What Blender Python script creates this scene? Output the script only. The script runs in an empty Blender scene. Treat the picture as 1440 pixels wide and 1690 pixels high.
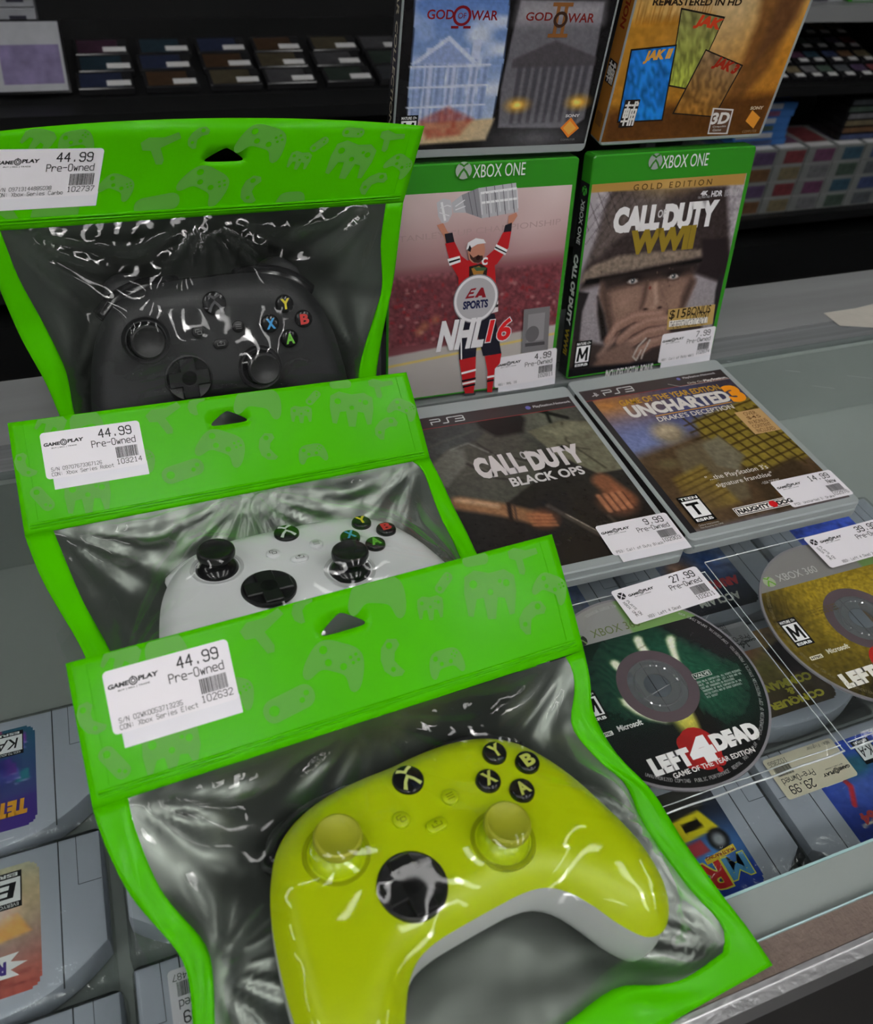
import bpy, bmesh, math, random
import numpy as np
from mathutils import Vector, Matrix
from mathutils.bvhtree import BVHTree
from mathutils.geometry import tessellate_polygon, delaunay_2d_cdt

scene = bpy.context.scene
COL = scene.collection

# ------------------------------------------------------------------ camera
CAM_LOC = (-0.3093, -0.4548, 0.3894)
cam_d = bpy.data.cameras.new('camera')
cam = bpy.data.objects.new('camera', cam_d); COL.objects.link(cam)
RX = Vector((0.9334, -0.3486, 0.0846)); RD = Vector((-0.1644, -0.6254, -0.7628)); RF = Vector((0.3189, 0.6981, -0.641))
cam.matrix_world = Matrix(((RX[0], -RD[0], -RF[0], CAM_LOC[0]), (RX[1], -RD[1], -RF[1], CAM_LOC[1]), (RX[2], -RD[2], -RF[2], CAM_LOC[2]), (0, 0, 0, 1)))
cam_d.sensor_width = 36.0
cam_d.lens = 1434.26 / 1690 * 36.0
cam_d.shift_y = -107.2 / 1690
cam_d.clip_start = 0.01
cam_d.dof.use_dof = True
cam_d.dof.focus_distance = 0.51
cam_d.dof.aperture_fstop = 13.0
scene.camera = cam

# ------------------------------------------------------------------ world and exposure
world = bpy.data.worlds.new('store_ambient'); scene.world = world
world.use_nodes = True
world.node_tree.nodes['Background'].inputs[0].default_value = (0.80, 0.88, 1.0, 1)
world.node_tree.nodes['Background'].inputs[1].default_value = 0.06
scene.view_settings.view_transform = 'Standard'
scene.view_settings.look = 'None'
scene.view_settings.gamma = 1.0
scene.view_settings.exposure = 0.0
LAMP_POWER = 8.0      # radiance of the ceiling panels

# ------------------------------------------------------------------ materials
def lin(c):
    return tuple((v/12.92 if v <= 0.04045 else ((v+0.055)/1.055)**2.4) for v in c)
def s8(r, g, b, k=1.0):
    return tuple(min(0.95, v*k) for v in lin((r/255, g/255, b/255)))
MATS = {}
def mat(name, color=(0.5, 0.5, 0.5), rough=0.5, metal=0.0, spec=0.5, coat=0.0, emit=None, power=0.0, trans=0.0, ior=1.45, noise=0.0, nscale=50.0, nstretch=None, bump=0.0, bscale=80.0):
    if name in MATS: return MATS[name]
    m = bpy.data.materials.new(name); m.use_nodes = True
    nt = m.node_tree; b = nt.nodes['Principled BSDF']
    b.inputs['Base Color'].default_value = (*color, 1)
    b.inputs['Roughness'].default_value = rough
    b.inputs['Metallic'].default_value = metal
    b.inputs['Specular IOR Level'].default_value = spec
    b.inputs['Coat Weight'].default_value = coat
    b.inputs['Transmission Weight'].default_value = trans
    b.inputs['IOR'].default_value = ior
    if emit: 
        b.inputs['Emission Color'].default_value = (*emit, 1); b.inputs['Emission Strength'].default_value = power
    if noise or bump:
        tc = nt.nodes.new('ShaderNodeTexCoord')
    if noise:
        n = nt.nodes.new('ShaderNodeTexNoise'); n.inputs['Scale'].default_value = nscale; n.inputs['Detail'].default_value = 4
        vec = tc.outputs['Object']
        if nstretch:
            mp = nt.nodes.new('ShaderNodeMapping'); mp.inputs['Scale'].default_value = nstretch
            nt.links.new(vec, mp.inputs[0]); vec = mp.outputs[0]
        nt.links.new(vec, n.inputs['Vector'])
        mx = nt.nodes.new('ShaderNodeMix'); mx.data_type = 'RGBA'
        mx.inputs['A'].default_value = (*[v*(1-noise) for v in color], 1); mx.inputs['B'].default_value = (*[min(1, v*(1+noise)) for v in color], 1)
        nt.links.new(n.outputs['Fac'], mx.inputs['Factor']); nt.links.new(mx.outputs['Result'], b.inputs['Base Color'])
    if bump:
        n = nt.nodes.new('ShaderNodeTexNoise'); n.inputs['Scale'].default_value = bscale; n.inputs['Detail'].default_value = 3
        nt.links.new(tc.outputs['Object'], n.inputs['Vector'])
        bp = nt.nodes.new('ShaderNodeBump'); bp.inputs['Strength'].default_value = 1.0; bp.inputs['Distance'].default_value = bump
        nt.links.new(n.outputs['Fac'], bp.inputs['Height']); nt.links.new(bp.outputs['Normal'], b.inputs['Normal'])
    MATS[name] = m
    return m
def print_mat(name, rough, coat=0.0, spec=0.5):
    m = mat(name, (0.5, 0.5, 0.5), rough, coat=coat, spec=spec)
    nt = m.node_tree
    a = nt.nodes.new('ShaderNodeAttribute'); a.attribute_name = 'Col'
    nt.links.new(a.outputs['Color'], nt.nodes['Principled BSDF'].inputs['Base Color'])
    return m
def clear_mat(name, tint=(1, 1, 1), rough=0.03, strength=1.0, ior=1.5, bump=0.0, bscale=60.0, haze=0.0, hazecol=(0.7, 0.75, 0.75), stretch=None):
    """a clear sheet: transparent, with a fresnel gloss and optional milky haze"""
    m = bpy.data.materials.new(name); m.use_nodes = True
    nt = m.node_tree; N = nt.nodes; L = nt.links
    for n in list(N): N.remove(n)
    out = N.new('ShaderNodeOutputMaterial')
    tr = N.new('ShaderNodeBsdfTransparent'); tr.inputs[0].default_value = (*tint, 1)
    gl = N.new('ShaderNodeBsdfGlossy'); gl.inputs['Roughness'].default_value = rough
    fr = N.new('ShaderNodeLayerWeight'); fr.inputs['Blend'].default_value = 0.5
    pw = N.new('ShaderNodeMath'); pw.operation = 'POWER'; pw.inputs[1].default_value = 5.0
    L.new(fr.outputs['Facing'], pw.inputs[0])
    f0 = ((ior-1)/(ior+1))**2
    mu = N.new('ShaderNodeMath'); mu.operation = 'MULTIPLY_ADD'; mu.use_clamp = True
    mu.inputs[1].default_value = 1-f0; mu.inputs[2].default_value = f0*strength
    L.new(pw.outputs[0], mu.inputs[0])
    base = tr
    if haze:
        df = N.new('ShaderNodeBsdfDiffuse'); df.inputs[0].default_value = (*hazecol, 1)
        hm = N.new('ShaderNodeMixShader'); hm.inputs[0].default_value = haze
        L.new(tr.outputs[0], hm.inputs[1]); L.new(df.outputs[0], hm.inputs[2]); base = hm
    mx = N.new('ShaderNodeMixShader')
    L.new(mu.outputs[0], mx.inputs[0]); L.new(base.outputs[0], mx.inputs[1]); L.new(gl.outputs[0], mx.inputs[2])
    L.new(mx.outputs[0], out.inputs[0])
    if bump:
        tc = N.new('ShaderNodeTexCoord')
        n = N.new('ShaderNodeTexNoise'); n.inputs['Scale'].default_value = bscale; n.inputs['Detail'].default_value = 4; n.inputs['Distortion'].default_value = 0.6
        v = tc.outputs['Object']
        if stretch:
            mp = N.new('ShaderNodeMapping'); mp.inputs['Scale'].default_value = stretch; L.new(v, mp.inputs[0]); v = mp.outputs[0]
        L.new(v, n.inputs['Vector'])
        bp = N.new('ShaderNodeBump'); bp.inputs['Strength'].default_value = 1.0; bp.inputs['Distance'].default_value = bump
        L.new(n.outputs['Fac'], bp.inputs['Height'])
        L.new(bp.outputs['Normal'], gl.inputs['Normal']); L.new(bp.outputs['Normal'], fr.inputs['Normal'])
    MATS[name] = m
    return m

PRINT = print_mat('glossy_print', 0.22, 0.0, 0.45)
PAPER = print_mat('sticker_paper', 0.45)
DISC_PRINT = print_mat('disc_print', 0.12, 0.3)
M_GREEN = mat('green_pouch_plastic', (0.078, 0.53, 0.0), 0.24, spec=0.10, bump=0.0004, bscale=45)
M_GREENP = mat('pale_green_pouch_print', (0.125, 0.43, 0.055), 0.26, spec=0.10)
M_FILM = clear_mat('clear_pouch_film', (0.97, 0.98, 0.97), 0.07, 1.1, 1.45, 0.0005, 13)
M_FOIL = mat('silver_grey_pouch_lining', (0.15, 0.168, 0.15), 0.30, 0.75, bump=0.0022, bscale=14)
M_GLASS = clear_mat('counter_glass', (0.955, 0.975, 0.968), 0.015, 1.0, 1.5)
M_GLASSEDGE = mat('glass_edge', (0.55, 0.78, 0.80), 0.15)
M_CLEAR = clear_mat('clear_plastic', (0.95, 0.96, 0.96), 0.06, 1.0, 1.45, 0.0006, 60, haze=0.05)
M_SLEEVE = clear_mat('clear_disc_sleeve', (0.97, 0.98, 0.98), 0.05, 1.0, 1.45, 0.0004, 40, haze=0.015)
M_WRAP = clear_mat('clear_shrink_wrap', (0.96, 0.97, 0.97), 0.08, 1.2, 1.45, 0.003, 45)
M_ACRYL = clear_mat('clear_acrylic', (0.97, 0.98, 0.98), 0.03, 1.0, 1.49)

# ------------------------------------------------------------------ scene helpers
def link(o, parent=None):
    COL.objects.link(o)
    if parent is not None: o.parent = parent
    return o
def mesh_obj(name, verts, faces, mats, parent=None, smooth=False, fm=None):
    me = bpy.data.meshes.new(name)
    me.from_pydata([tuple(v) for v in verts], [], [tuple(f) for f in faces])
    for m in (mats if isinstance(mats, (list, tuple)) else [mats]): me.materials.append(m)
    if fm is not None: me.polygons.foreach_set('material_index', fm)
    if smooth: me.polygons.foreach_set('use_smooth', [True]*len(me.polygons))
    me.update()
    return link(bpy.data.objects.new(name, me), parent)
def tag(o, label=None, cat=None, group=None, kind=None):
    if label: o['label'] = label
    if cat: o['category'] = cat
    if group: o['group'] = group
    if kind: o['kind'] = kind
    return o
def thing(name, label, cat, loc=(0, 0, 0), group=None, matrix=None):
    o = bpy.data.objects.new(name, None); COL.objects.link(o)
    o.empty_display_size = 0.02
    if matrix is not None: o.matrix_world = matrix
    else: o.location = loc
    return tag(o, label, cat, group)
def copy_tree(o, parent=None):
    c = o.copy(); COL.objects.link(c)
    if parent is not None: c.parent = parent
    for ch in o.children: copy_tree(ch, c)
    return c
class MB:
    """collects simple shapes and links them as one mesh"""
    def __init__(s): s.v = []; s.f = []; s.m = []
    def add(s, v, f, m=0):
        o = len(s.v); s.v += [tuple(p) for p in v]; s.f += [tuple(i+o for i in q) for q in f]; s.m += [m]*len(f); return s
    def box(s, x0, x1, y0, y1, z0, z1, m=0):
        v = [(x, y, z) for z in (z0, z1) for y in (y0, y1) for x in (x0, x1)]
        return s.add(v, [(0, 2, 3, 1), (4, 5, 7, 6), (0, 1, 5, 4), (2, 6, 7, 3), (0, 4, 6, 2), (1, 3, 7, 5)], m)
    def loops(s, loops, cap0=True, cap1=True, m=0, closed=True):
        n = len(loops[0]); v = [p for l in loops for p in l]; f = []
        for k in range(len(loops)-1):
            for i in range(n if closed else n-1):
                j = (i+1) % n
                f.append((k*n+i, k*n+j, (k+1)*n+j, (k+1)*n+i))
        if cap0: f.append(tuple(reversed(range(n))))
        if cap1: f.append(tuple((len(loops)-1)*n+i for i in range(n)))
        return s.add(v, f, m)
    def lathe(s, prof, c=(0, 0, 0), n=32, m=0, cap0=False, cap1=True):
        return s.loops([[(c[0]+r*math.cos(2*math.pi*i/n), c[1]+r*math.sin(2*math.pi*i/n), c[2]+z) for i in range(n)] for r, z in prof], cap0, cap1, m)
    def tube(s, pts, r, n=8, m=0):
        L = []
        for i, p in enumerate(pts):
            p = Vector(p); a = Vector(pts[max(0, i-1)]); b = Vector(pts[min(len(pts)-1, i+1)])
            d = (b-a).normalized(); u = d.orthogonal().normalized()
            if abs(d.z) < 0.95: u = d.cross(Vector((0, 0, 1))).normalized()
            w = d.cross(u); rr = r[i] if isinstance(r, (list, tuple)) else r
            L.append([p+u*rr*math.cos(2*math.pi*k/n)+w*rr*math.sin(2*math.pi*k/n) for k in range(n)])
        return s.loops(L, True, True, m)
    def rbox(s, w, h, z0, z1, r, bev=0.0006, ox=0, oy=0, m=0):
        def loop(ins, z): return [(ox+x, oy+y, z) for x, y in rrect(ins, ins, w-2*ins, h-2*ins, max(r-ins, 0.0003))]
        return s.loops([loop(bev, z0), loop(0, z0+bev), loop(0, z1-bev), loop(bev, z1)], True, True, m)
    def build(s, name, mats, parent=None, smooth=False):
        return mesh_obj(name, s.v, s.f, mats, parent, smooth, s.m)
def rrect(x, y, w, h, r, n=5):
    P = []
    for cx, cy, a0 in ((x+w-r, y+r, -90), (x+w-r, y+h-r, 0), (x+r, y+h-r, 90), (x+r, y+r, 180)):
        for i in range(n+1):
            a = math.radians(a0+90*i/n); P.append((cx+r*math.cos(a), cy+r*math.sin(a)))
    return P
def smooth_auto(o, deg=35):
    me = o.data
    me.polygons.foreach_set('use_smooth', [True]*len(me.polygons))
    bm = bmesh.new(); bm.from_mesh(me)
    for e in bm.edges:
        if len(e.link_faces) == 2 and e.calc_face_angle(0) > math.radians(deg): e.smooth = False
    bm.to_mesh(me); bm.free()
    return o
def catmull(P, n, closed=False):
    P = [Vector(p) for p in P]; out = []; N = len(P)
    for i in range(N if closed else N-1):
        g = (lambda k: P[k % N]) if closed else (lambda k: P[min(max(k, 0), N-1)])
        a, b, c, d = g(i-1), g(i), g(i+1), g(i+2)
        for k in range(n):
            t = k/n
            out.append(0.5*((2*b)+(c-a)*t+(2*a-5*b+4*c-d)*t*t+(3*b-a-3*c+d)*t**3))
    if not closed: out.append(P[-1])
    return out
def resample(P, n):
    P = [np.array(p, float) for p in P]
    d = np.cumsum([0]+[np.linalg.norm(P[i+1]-P[i]) for i in range(len(P)-1)])
    t = np.linspace(0, d[-1], n)
    A = np.array(P)
    return np.stack([np.interp(t, d, A[:, k]) for k in range(A.shape[1])], 1)

# ------------------------------------------------------------------ printed art: flat coloured shapes laid on a surface
TXT = {}
def text_mesh(s, bold=0.0):
    key = (s, bold)
    if key not in TXT:
        cu = bpy.data.curves.new('lettering', 'FONT'); cu.body = s; cu.offset = bold; cu.resolution_u = 3
        o = bpy.data.objects.new('lettering', cu); COL.objects.link(o)
        me = bpy.data.meshes.new_from_object(o.evaluated_get(bpy.context.evaluated_depsgraph_get()))
        V = np.array([(v.co.x, v.co.y) for v in me.vertices]); F = [tuple(p.vertices) for p in me.polygons]
        bpy.data.objects.remove(o); bpy.data.curves.remove(cu); bpy.data.meshes.remove(me)
        mn = V.min(0); V = (V-mn)/(V.max(0)-mn)
        TXT[key] = (V, F)
    return TXT[key]
GLY = {}
for ent in """0 120307183847433212~1 172822,1232~2 07183847460242~3 07183847463515,3544433212 03~4 32380444~5 480805354443321203~6 4738180703123243443505~7 084812~8 15060718384746351504031232434435~9 0312324347381807061545
. 2223~- 0545~/ 0248~: 2324,2627~| 2128~A 0206284642,0444~B 02083847463505,3544433202~C 4738180703123243~D 02083847433202~E 48080242,0535~F 480802,0535~G 47381807031232434525~H 0208,4248,0545~I 1232,2228,1838~J 4843321203~K 0208,480542~L 080242
M 0208254842~N 02084248~O 120307183847433212~P 02083847463505~R 02083847463505,2542~S 473818070615354443321203~T 0848,2228~U 080312324348~V 082248~W 0812253248~X 0248,0842~Y 0825,4825,2522~a 1636454212031444~b 0208,063645433202
c 461605031242~d 48421203051646~e 044445361605031242~f 22273848,0646~h 0208,0516364542~i 2226,2728~k 0208,460442~l 2822~n 0206,0516364542~o 120305163645433212~p 0006,063645433202~r 0206,04163645~s 461605143443320 2~t 28233242,0646~u 06031242,4642~w 0612253246~x 0246,0642~y 0623,4610
z 06460242~v 062246~m 0206,05162522,25364542~Q 120307183847433212,2442~Z 08480242~g 42461605031242,424010~j 3630~q 4046""".replace('\n', '~').split('~'):
    ch, st = ent[0], ent[2:].replace(' ', '')
    GLY[ch] = [[(int(q[i]), int(q[i+1])-2) for i in range(0, len(q)-1, 2)] for q in st.split(',')]
class Art:
    """printed sheet, millimetres, x right and y down from the top left corner"""
    STEP = 0.018
    def __init__(s, gain=1.0): s.P = []; s.F = []; s.C = []; s.lay = 0.05; s.g = gain
    def _add(s, P, F, col, up=True):
        o = len(s.P)
        if up: s.lay += s.STEP
        s.P += [(p[0], p[1], s.lay) for p in P]
        c = np.asarray(col, float)
        if c.ndim == 1:
            c = s8(*col[:3], s.g); s.C += [c]*len(P)
        else: s.C += [tuple(x) for x in c]
        s.F += [tuple(i+o for i in f) for f in F]
        return s
    def poly(s, pts, col, holes=(), up=True):
        if not holes and len(pts) <= 4: return s._add(pts, [tuple(range(len(pts)))], col, up)
        loops = [[Vector((p[0], p[1], 0)) for p in l] for l in [pts]+list(holes)]
        flat = [p for l in [pts]+list(holes) for p in l]
        return s._add(flat, tessellate_polygon(loops), col, up)
    def rect(s, x, y, w, h, col, r=0.0):
        return s.poly(rrect(x, y, w, h, r) if r else [(x, y), (x+w, y), (x+w, y+h), (x, y+h)], col)
    def circ(s, x, y, r, col, ry=None, n=28, r_in=0):
        ry = ry or r
        c = lambda q: [(x+q*r*math.cos(2*math.pi*i/n), y+q*ry*math.sin(2*math.pi*i/n)) for i in range(n)]
        if r_in: return s._add(c(1)+c(r_in/r), [(i, (i+1) % n, n+(i+1) % n, n+i) for i in range(n)], col)
        return s._add(c(1), [tuple(range(n))], col)
    def line(s, pts, w, col, up=True):
        P = []; F = []
        for k in range(len(pts)-1):
            a = np.array(pts[k], float); b = np.array(pts[k+1], float); d = b-a; L = np.linalg.norm(d)
            if L < 1e-6: continue
            d /= L; n = np.array([-d[1], d[0]])*w/2; e = d*w*0.32
            o = len(P); P += [tuple(a+n-e), tuple(b+n+e), tuple(b-n+e), tuple(a-n-e)]; F.append((o, o+1, o+2, o+3))
        return s._add(P, F, col, up)
    def text(s, t, x, y, w, h, col, bold=0.0, shear=0.0, rot=0.0, flip=False):
        V, F = text_mesh(t, bold)
        X = V[:, 0]*w+V[:, 1]*h*shear; Y = V[:, 1]*h
        if flip: X = w-X; Y = h-Y
        cx, sx = math.cos(rot), math.sin(rot)
        x0, y0 = x, y+h
        if rot: x0, y0 = x, y
        return s._add([(x0+a*cx+b*sx, y0+a*sx-b*cx) for a, b in zip(X, Y)], F, col)
    def textb(s, t, B, col, **k):
        xs = [p[0] for p in B]; ys = [p[1] for p in B]
        return s.text(t, min(xs), min(ys), max(xs)-min(xs), max(ys)-min(ys), col, **k)
    def stroke(s, t, x, y, h, w, col, th=0.3, flip=False, rot=0.0):
        """single stroke printer lettering: cap height h, pitch w, top left x, y"""
        s.lay += s.STEP
        cr, sr = math.cos(rot), math.sin(rot); tot = len(t)*w
        for i, ch in enumerate(t):
            for st in GLY.get(ch, []):
                q = []
                for a, b in st:
                    u = i*w+a/4*w*0.72; v = h-b/6*h
                    if flip: u = tot-u; v = h-v
                    q.append((x+u*cr-v*sr, y+u*sr+v*cr))
                s.line(q, th, col, up=False)
        return s
    def build(s, name, fmap, m, parent=None, fine=0):
        V = s.P if fine else [fmap(x, y, z) for x, y, z in s.P]
        me = bpy.data.meshes.new(name); me.from_pydata(V, [], s.F); me.materials.append(m)
        at = me.color_attributes.new('Col', 'FLOAT_COLOR', 'POINT')
        at.data.foreach_set('color', np.array([(c[0], c[1], c[2], 1.0) for c in s.C], np.float32).ravel())
        bm = bmesh.new(); bm.from_mesh(me)
        if fine:
            bmesh.ops.triangulate(bm, faces=bm.faces)
            for _ in range(6):
                E = [e for e in bm.edges if e.calc_length() > fine]
                if not E: break
                bmesh.ops.subdivide_edges(bm, edges=E, cuts=1, use_grid_fill=False)
                bmesh.ops.triangulate(bm, faces=bm.faces)
            for v in bm.verts: v.co = fmap(*v.co)
        bmesh.ops.recalc_face_normals(bm, faces=bm.faces); bm.to_mesh(me); bm.free()
        return link(bpy.data.objects.new(name, me), parent)
class Pic:
    """soft painted print, evaluated at points (millimetres)"""
    def __init__(s, X, Y, col): s.X = X; s.Y = Y; s.c = np.tile(np.array(col, float), (X.size, 1)); s.rng = np.random.RandomState(7)
    def mix(s, a, col):
        a = np.clip(a, 0, 1)[:, None]; s.c = s.c*(1-a)+np.array(col, float)*a; return s
    def vgrad(s, y0, y1, c0, c1):
        t = np.clip((s.Y-y0)/(y1-y0), 0, 1)[:, None]; s.c = np.array(c0, float)*(1-t)+np.array(c1, float)*t; return s
    def ell(s, x, y, rx, ry, col, a=1.0, soft=0.5, rot=0.0):
        c, q = math.cos(rot), math.sin(rot); u = (s.X-x)*c+(s.Y-y)*q; v = -(s.X-x)*q+(s.Y-y)*c
        d = np.sqrt((u/rx)**2+(v/ry)**2)
        return s.mix(a*np.clip((1+soft-d)/(2*soft), 0, 1)**1.3, col)
    def poly(s, pts, col, soft=1.2, a=1.0, tex=0.0):
        P = np.array(pts, float); D = np.full(s.X.size, 1e9); ins = np.zeros(s.X.size, bool)
        for i in range(len(P)):
            p, q = P[i], P[(i+1) % len(P)]; e = q-p; L = max(e@e, 1e-9)
            t = np.clip(((s.X-p[0])*e[0]+(s.Y-p[1])*e[1])/L, 0, 1)
            D = np.minimum(D, np.hypot(s.X-p[0]-t*e[0], s.Y-p[1]-t*e[1]))
            if p[1] != q[1]:
                cr = ((p[1] > s.Y) != (q[1] > s.Y)) & (s.X < (q[0]-p[0])*(s.Y-p[1])/(q[1]-p[1])+p[0]); ins ^= cr
        al = np.clip(0.5+np.where(ins, D, -D)/soft, 0, 1)*a
        if tex: al = al*(1-tex+tex*s.nz(3.0))
        return s.mix(al, col)
    def line(s, pts, w, col, soft=0.8, a=1.0):
        D = np.full(s.X.size, 1e9)
        for p, q in zip(pts[:-1], pts[1:]):
            p = np.array(p, float); q = np.array(q, float); e = q-p; L = max(e@e, 1e-9)
            t = np.clip(((s.X-p[0])*e[0]+(s.Y-p[1])*e[1])/L, 0, 1)
            D = np.minimum(D, np.hypot(s.X-p[0]-t*e[0], s.Y-p[1]-t*e[1]))
        return s.mix(a*np.clip(0.5+(w/2-D)/soft, 0, 1), col)
    def nz(s, sc, asp=1.0, rot=0.0):
        c, q = math.cos(rot), math.sin(rot)
        u = ((s.X*c+s.Y*q)/sc)+400; v = ((-s.X*q+s.Y*c)/(sc*asp))+400
        T = s.rng.rand(64, 64); i = np.floor(u).astype(int); j = np.floor(v).astype(int); fu = u-i; fv = v-j
        fu = fu*fu*(3-2*fu); fv = fv*fv*(3-2*fv); g = lambda a, b: T[a % 64, b % 64]
        return g(i, j)*(1-fu)*(1-fv)+g(i+1, j)*fu*(1-fv)+g(i, j+1)*(1-fu)*fv+g(i+1, j+1)*fu*fv
    def mottle(s, sc, amp, asp=1.0, rot=0.0, mask=None):
        k = (s.nz(sc, asp, rot)*.6+s.nz(sc*.47, asp, rot)*.4-0.5)*1.3*amp
        if mask is not None: k = k*mask
        s.c = np.clip(s.c*(1+k[:, None]), 0, 255); return s
    def lin(s, g):
        v = np.clip(s.c, 0, 255)/255; v = np.where(v <= 0.04045, v/12.92, ((v+0.055)/1.055)**2.4)
        return np.clip(v*g, 0, 0.92)
def paint_grid(A, x0, y0, w, h, nx, ny, fn, gain):
    gx, gy = np.meshgrid(np.linspace(x0, x0+w, nx), np.linspace(y0, y0+h, ny))
    p = Pic(gx.ravel(), gy.ravel(), (128, 128, 128)); fn(p)
    F = [(j*nx+i, j*nx+i+1, (j+1)*nx+i+1, (j+1)*nx+i) for j in range(ny-1) for i in range(nx-1)]
    A._add(list(zip(p.X, p.Y)), F, p.lin(gain))

# ------------------------------------------------------------------ small printed marks used again and again
INK = (22, 21, 24)
def sphere_logo(A, x, y, r, col, bg):
    A.circ(x, y, r, col)
    for sx in (-1, 1):
        A.poly([(x+sx*r*u, y+r*v) for u, v in ((-.78, .72), (-.42, .12), (.02, -.36), (.02, -.02), (-.28, .34), (-.52, .86))], bg)
        A.poly([(x+sx*r*u, y+r*v) for u, v in ((.02, -.36), (-.3, -.6), (-.62, -.72), (-.45, -.92), (-.2, -.78), (.02, -.62))], bg)
def esrb(A, x, y, w, h, letter='M', top='MATURE 17+', shear=0.2):
    A.rect(x, y, w, h, (15, 15, 15)); A.rect(x+w*.05, y+h*.03, w*.9, h*.15, (20, 20, 20))
    A.text(top, x+w*.08, y+h*.05, w*.84, h*.1, (225, 225, 225), bold=.02)
    A.rect(x+w*.08, y+h*.19, w*.84, h*.62, (215, 213, 213))
    if letter == 'M':
        a, b, c, d = x+w*.22, x+w*.74, y+h*.74, y+h*.28
        A.line([(a, c), (a+w*.06, d), (x+w*.48, c-h*.1), (b, d), (b+w*.02, c)], w*.135, (15, 15, 15))
    else: A.text(letter, x+w*.16, y+h*.27, w*.60, h*.46, (15, 15, 15), bold=.03, shear=shear)
    A.text('ESRB', x+w*.1, y+h*.86, w*.8, h*.1, (225, 225, 225), bold=.03)
def shop_logo(A, x, y, w, flip=False, col=INK):
    k = w/22.0
    def T(t, a, b, ww, hh, bold=.03):
        if flip: A.text(t, x-(a+ww)*k, y-(b+hh)*k, ww*k, hh*k, col, bold=bold, flip=True)
        else: A.text(t, x+a*k, y+b*k, ww*k, hh*k, col, bold=bold, shear=.15)
    T('GAME', 0, 1.6, 8.8, 2.1, .05); T('PLAY', 12.9, 1.0, 8.6, 2.1, .05)
    cx, cy = (x-10.9*k, y-2.4*k) if flip else (x+10.9*k, y+2.4*k)
    A.circ(cx, cy, 1.9*k, col, r_in=1.35*k, n=18); A.circ(cx, cy, 1.05*k, col, r_in=.6*k, n=14)
    A.line([(cx, cy-2.1*k), (cx, cy-1.0*k)], .35*k, col)
    T('BUY | SELL | TRADE', 4, 4.7, 13.5, .85, .02)
def barcode(A, x, y, w, h, seed=1, col=INK):
    rng = random.Random(seed); u = 0; A.lay += A.STEP
    while u < w-.3:
        b = rng.choice((.16, .22, .3, .42)); A.poly([(x+u, y), (x+u+b, y), (x+u+b, y+h), (x+u, y+h)], col, up=False); u += b+rng.choice((.16, .22, .3))
WHITE = (206, 203, 207)
def price_sticker(price, cond, lines, code, seed, w=50.8, h=25.4, under=True, gain=1.45, badge=False, paper=None):
    A = Art(gain); A.lay = 0.08; WHITE = paper or (206, 203, 207)
    if under: A.rect(3.2, h-2, w-3.0, 8.0, (200, 199, 204), .3)
    A.rect(0, 0, w, h, WHITE, 2.0)
    x0 = 8.5 if badge else 1.0
    if badge:
        A.circ(4.6, 5.2, 2.6, INK)
        for q in (-1, 1): A.line([(4.6-1.8*q, 3.3), (4.6+1.6*q, 7.1)], .55, WHITE)
        A.stroke('PLAYS ON', 6.6, 9.2, 1.5, 1.55, INK, .22, rot=math.radians(78)); A.stroke('XBOX ONE', 3.9, 9.4, 1.5, 1.55, INK, .22, rot=math.radians(78))
    shop_logo(A, x0, 4.2, 18.5 if badge else 20.5)
    pw = 3.55; n = len(price)
    A.stroke(price, w-4.0-n*pw, 2.2, 4.6, pw, INK, .62)
    A.stroke(cond, w-3.0-len(cond)*2.55, 8.2, 3.6, 2.55, INK, .4)
    barcode(A, w-14.5, 13.4, 11.5, 6.2, seed)
    if code: A.stroke(code, w-15.0, 20.3, 2.7, 2.25, INK, .3)
    yy = h-2.6-2.7*(len(lines)-1)
    for i, t in enumerate(lines): A.stroke(t, 3.0+(8 if badge else 0), yy+2.7*i-.6, 1.9, 1.42, INK, .2)
    return A

# ------------------------------------------------------------------ the shop: floor, ceiling, walls
def struct(name, mb, m): return tag(mb.build(name, m), kind='structure')
FLOOR = -0.95
struct('floor', MB().box(-3.2, 4.6, -2.6, 3.4, FLOOR-0.05, FLOOR), mat('dark_floor_tiles', (0.045, 0.043, 0.042), 0.35, noise=0.3, nscale=3))
struct('ceiling', MB().box(-3.2, 4.6, -2.6, 3.4, 1.95, 2.0), mat('ceiling_tiles', (0.62, 0.63, 0.63), 0.9, noise=0.05, nscale=4))
M_WALL = mat('black_wall', (0.012, 0.012, 0.013), 0.7)
struct('wall_back', MB().box(-3.2, 4.6, 3.4, 3.45, FLOOR, 1.95), M_WALL)
struct('wall_front', MB().box(-3.2, 4.6, -2.65, -2.6, FLOOR, 1.95), mat('grey_wall', (0.40, 0.40, 0.405), 0.8))
struct('wall_left', MB().box(-3.25, -3.2, -2.6, 3.4, FLOOR, 1.95), M_WALL)
struct('wall_right', MB().box(4.6, 4.65, -2.6, 3.4, FLOOR, 1.95), mat('pale_wall', (0.30, 0.31, 0.31), 0.8))
M_LAMP = mat('lamp_diffuser', (0.9, 0.9, 0.9), 0.5, emit=(1.0, 0.985, 0.97), power=LAMP_POWER)
M_LAMPF = mat('lamp_frame', (0.6, 0.6, 0.6), 0.4)
def ceiling_lamp(x, y, lab):
    t = thing('ceiling_light', lab, 'ceiling light', (x, y, 1.95), 'long ceiling lights over the shop')
    MB().box(-.11, .11, -.62, .62, -.03, -.001).build('frame', M_LAMPF, t)
    MB().box(-.09, .09, -.60, .60, -.036, -.0301).build('diffuser', M_LAMP, t)
for j, y in enumerate((-1.9, -0.95)):
    for i, x in enumerate((-2.2, -1.25, -0.3, 0.65, 1.6)):
        ceiling_lamp(x, y, 'long ceiling light above the shop, %s row, %s' % (('back', 'front')[j], ('far left', 'left', 'middle', 'right', 'far right')[i]))
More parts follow.
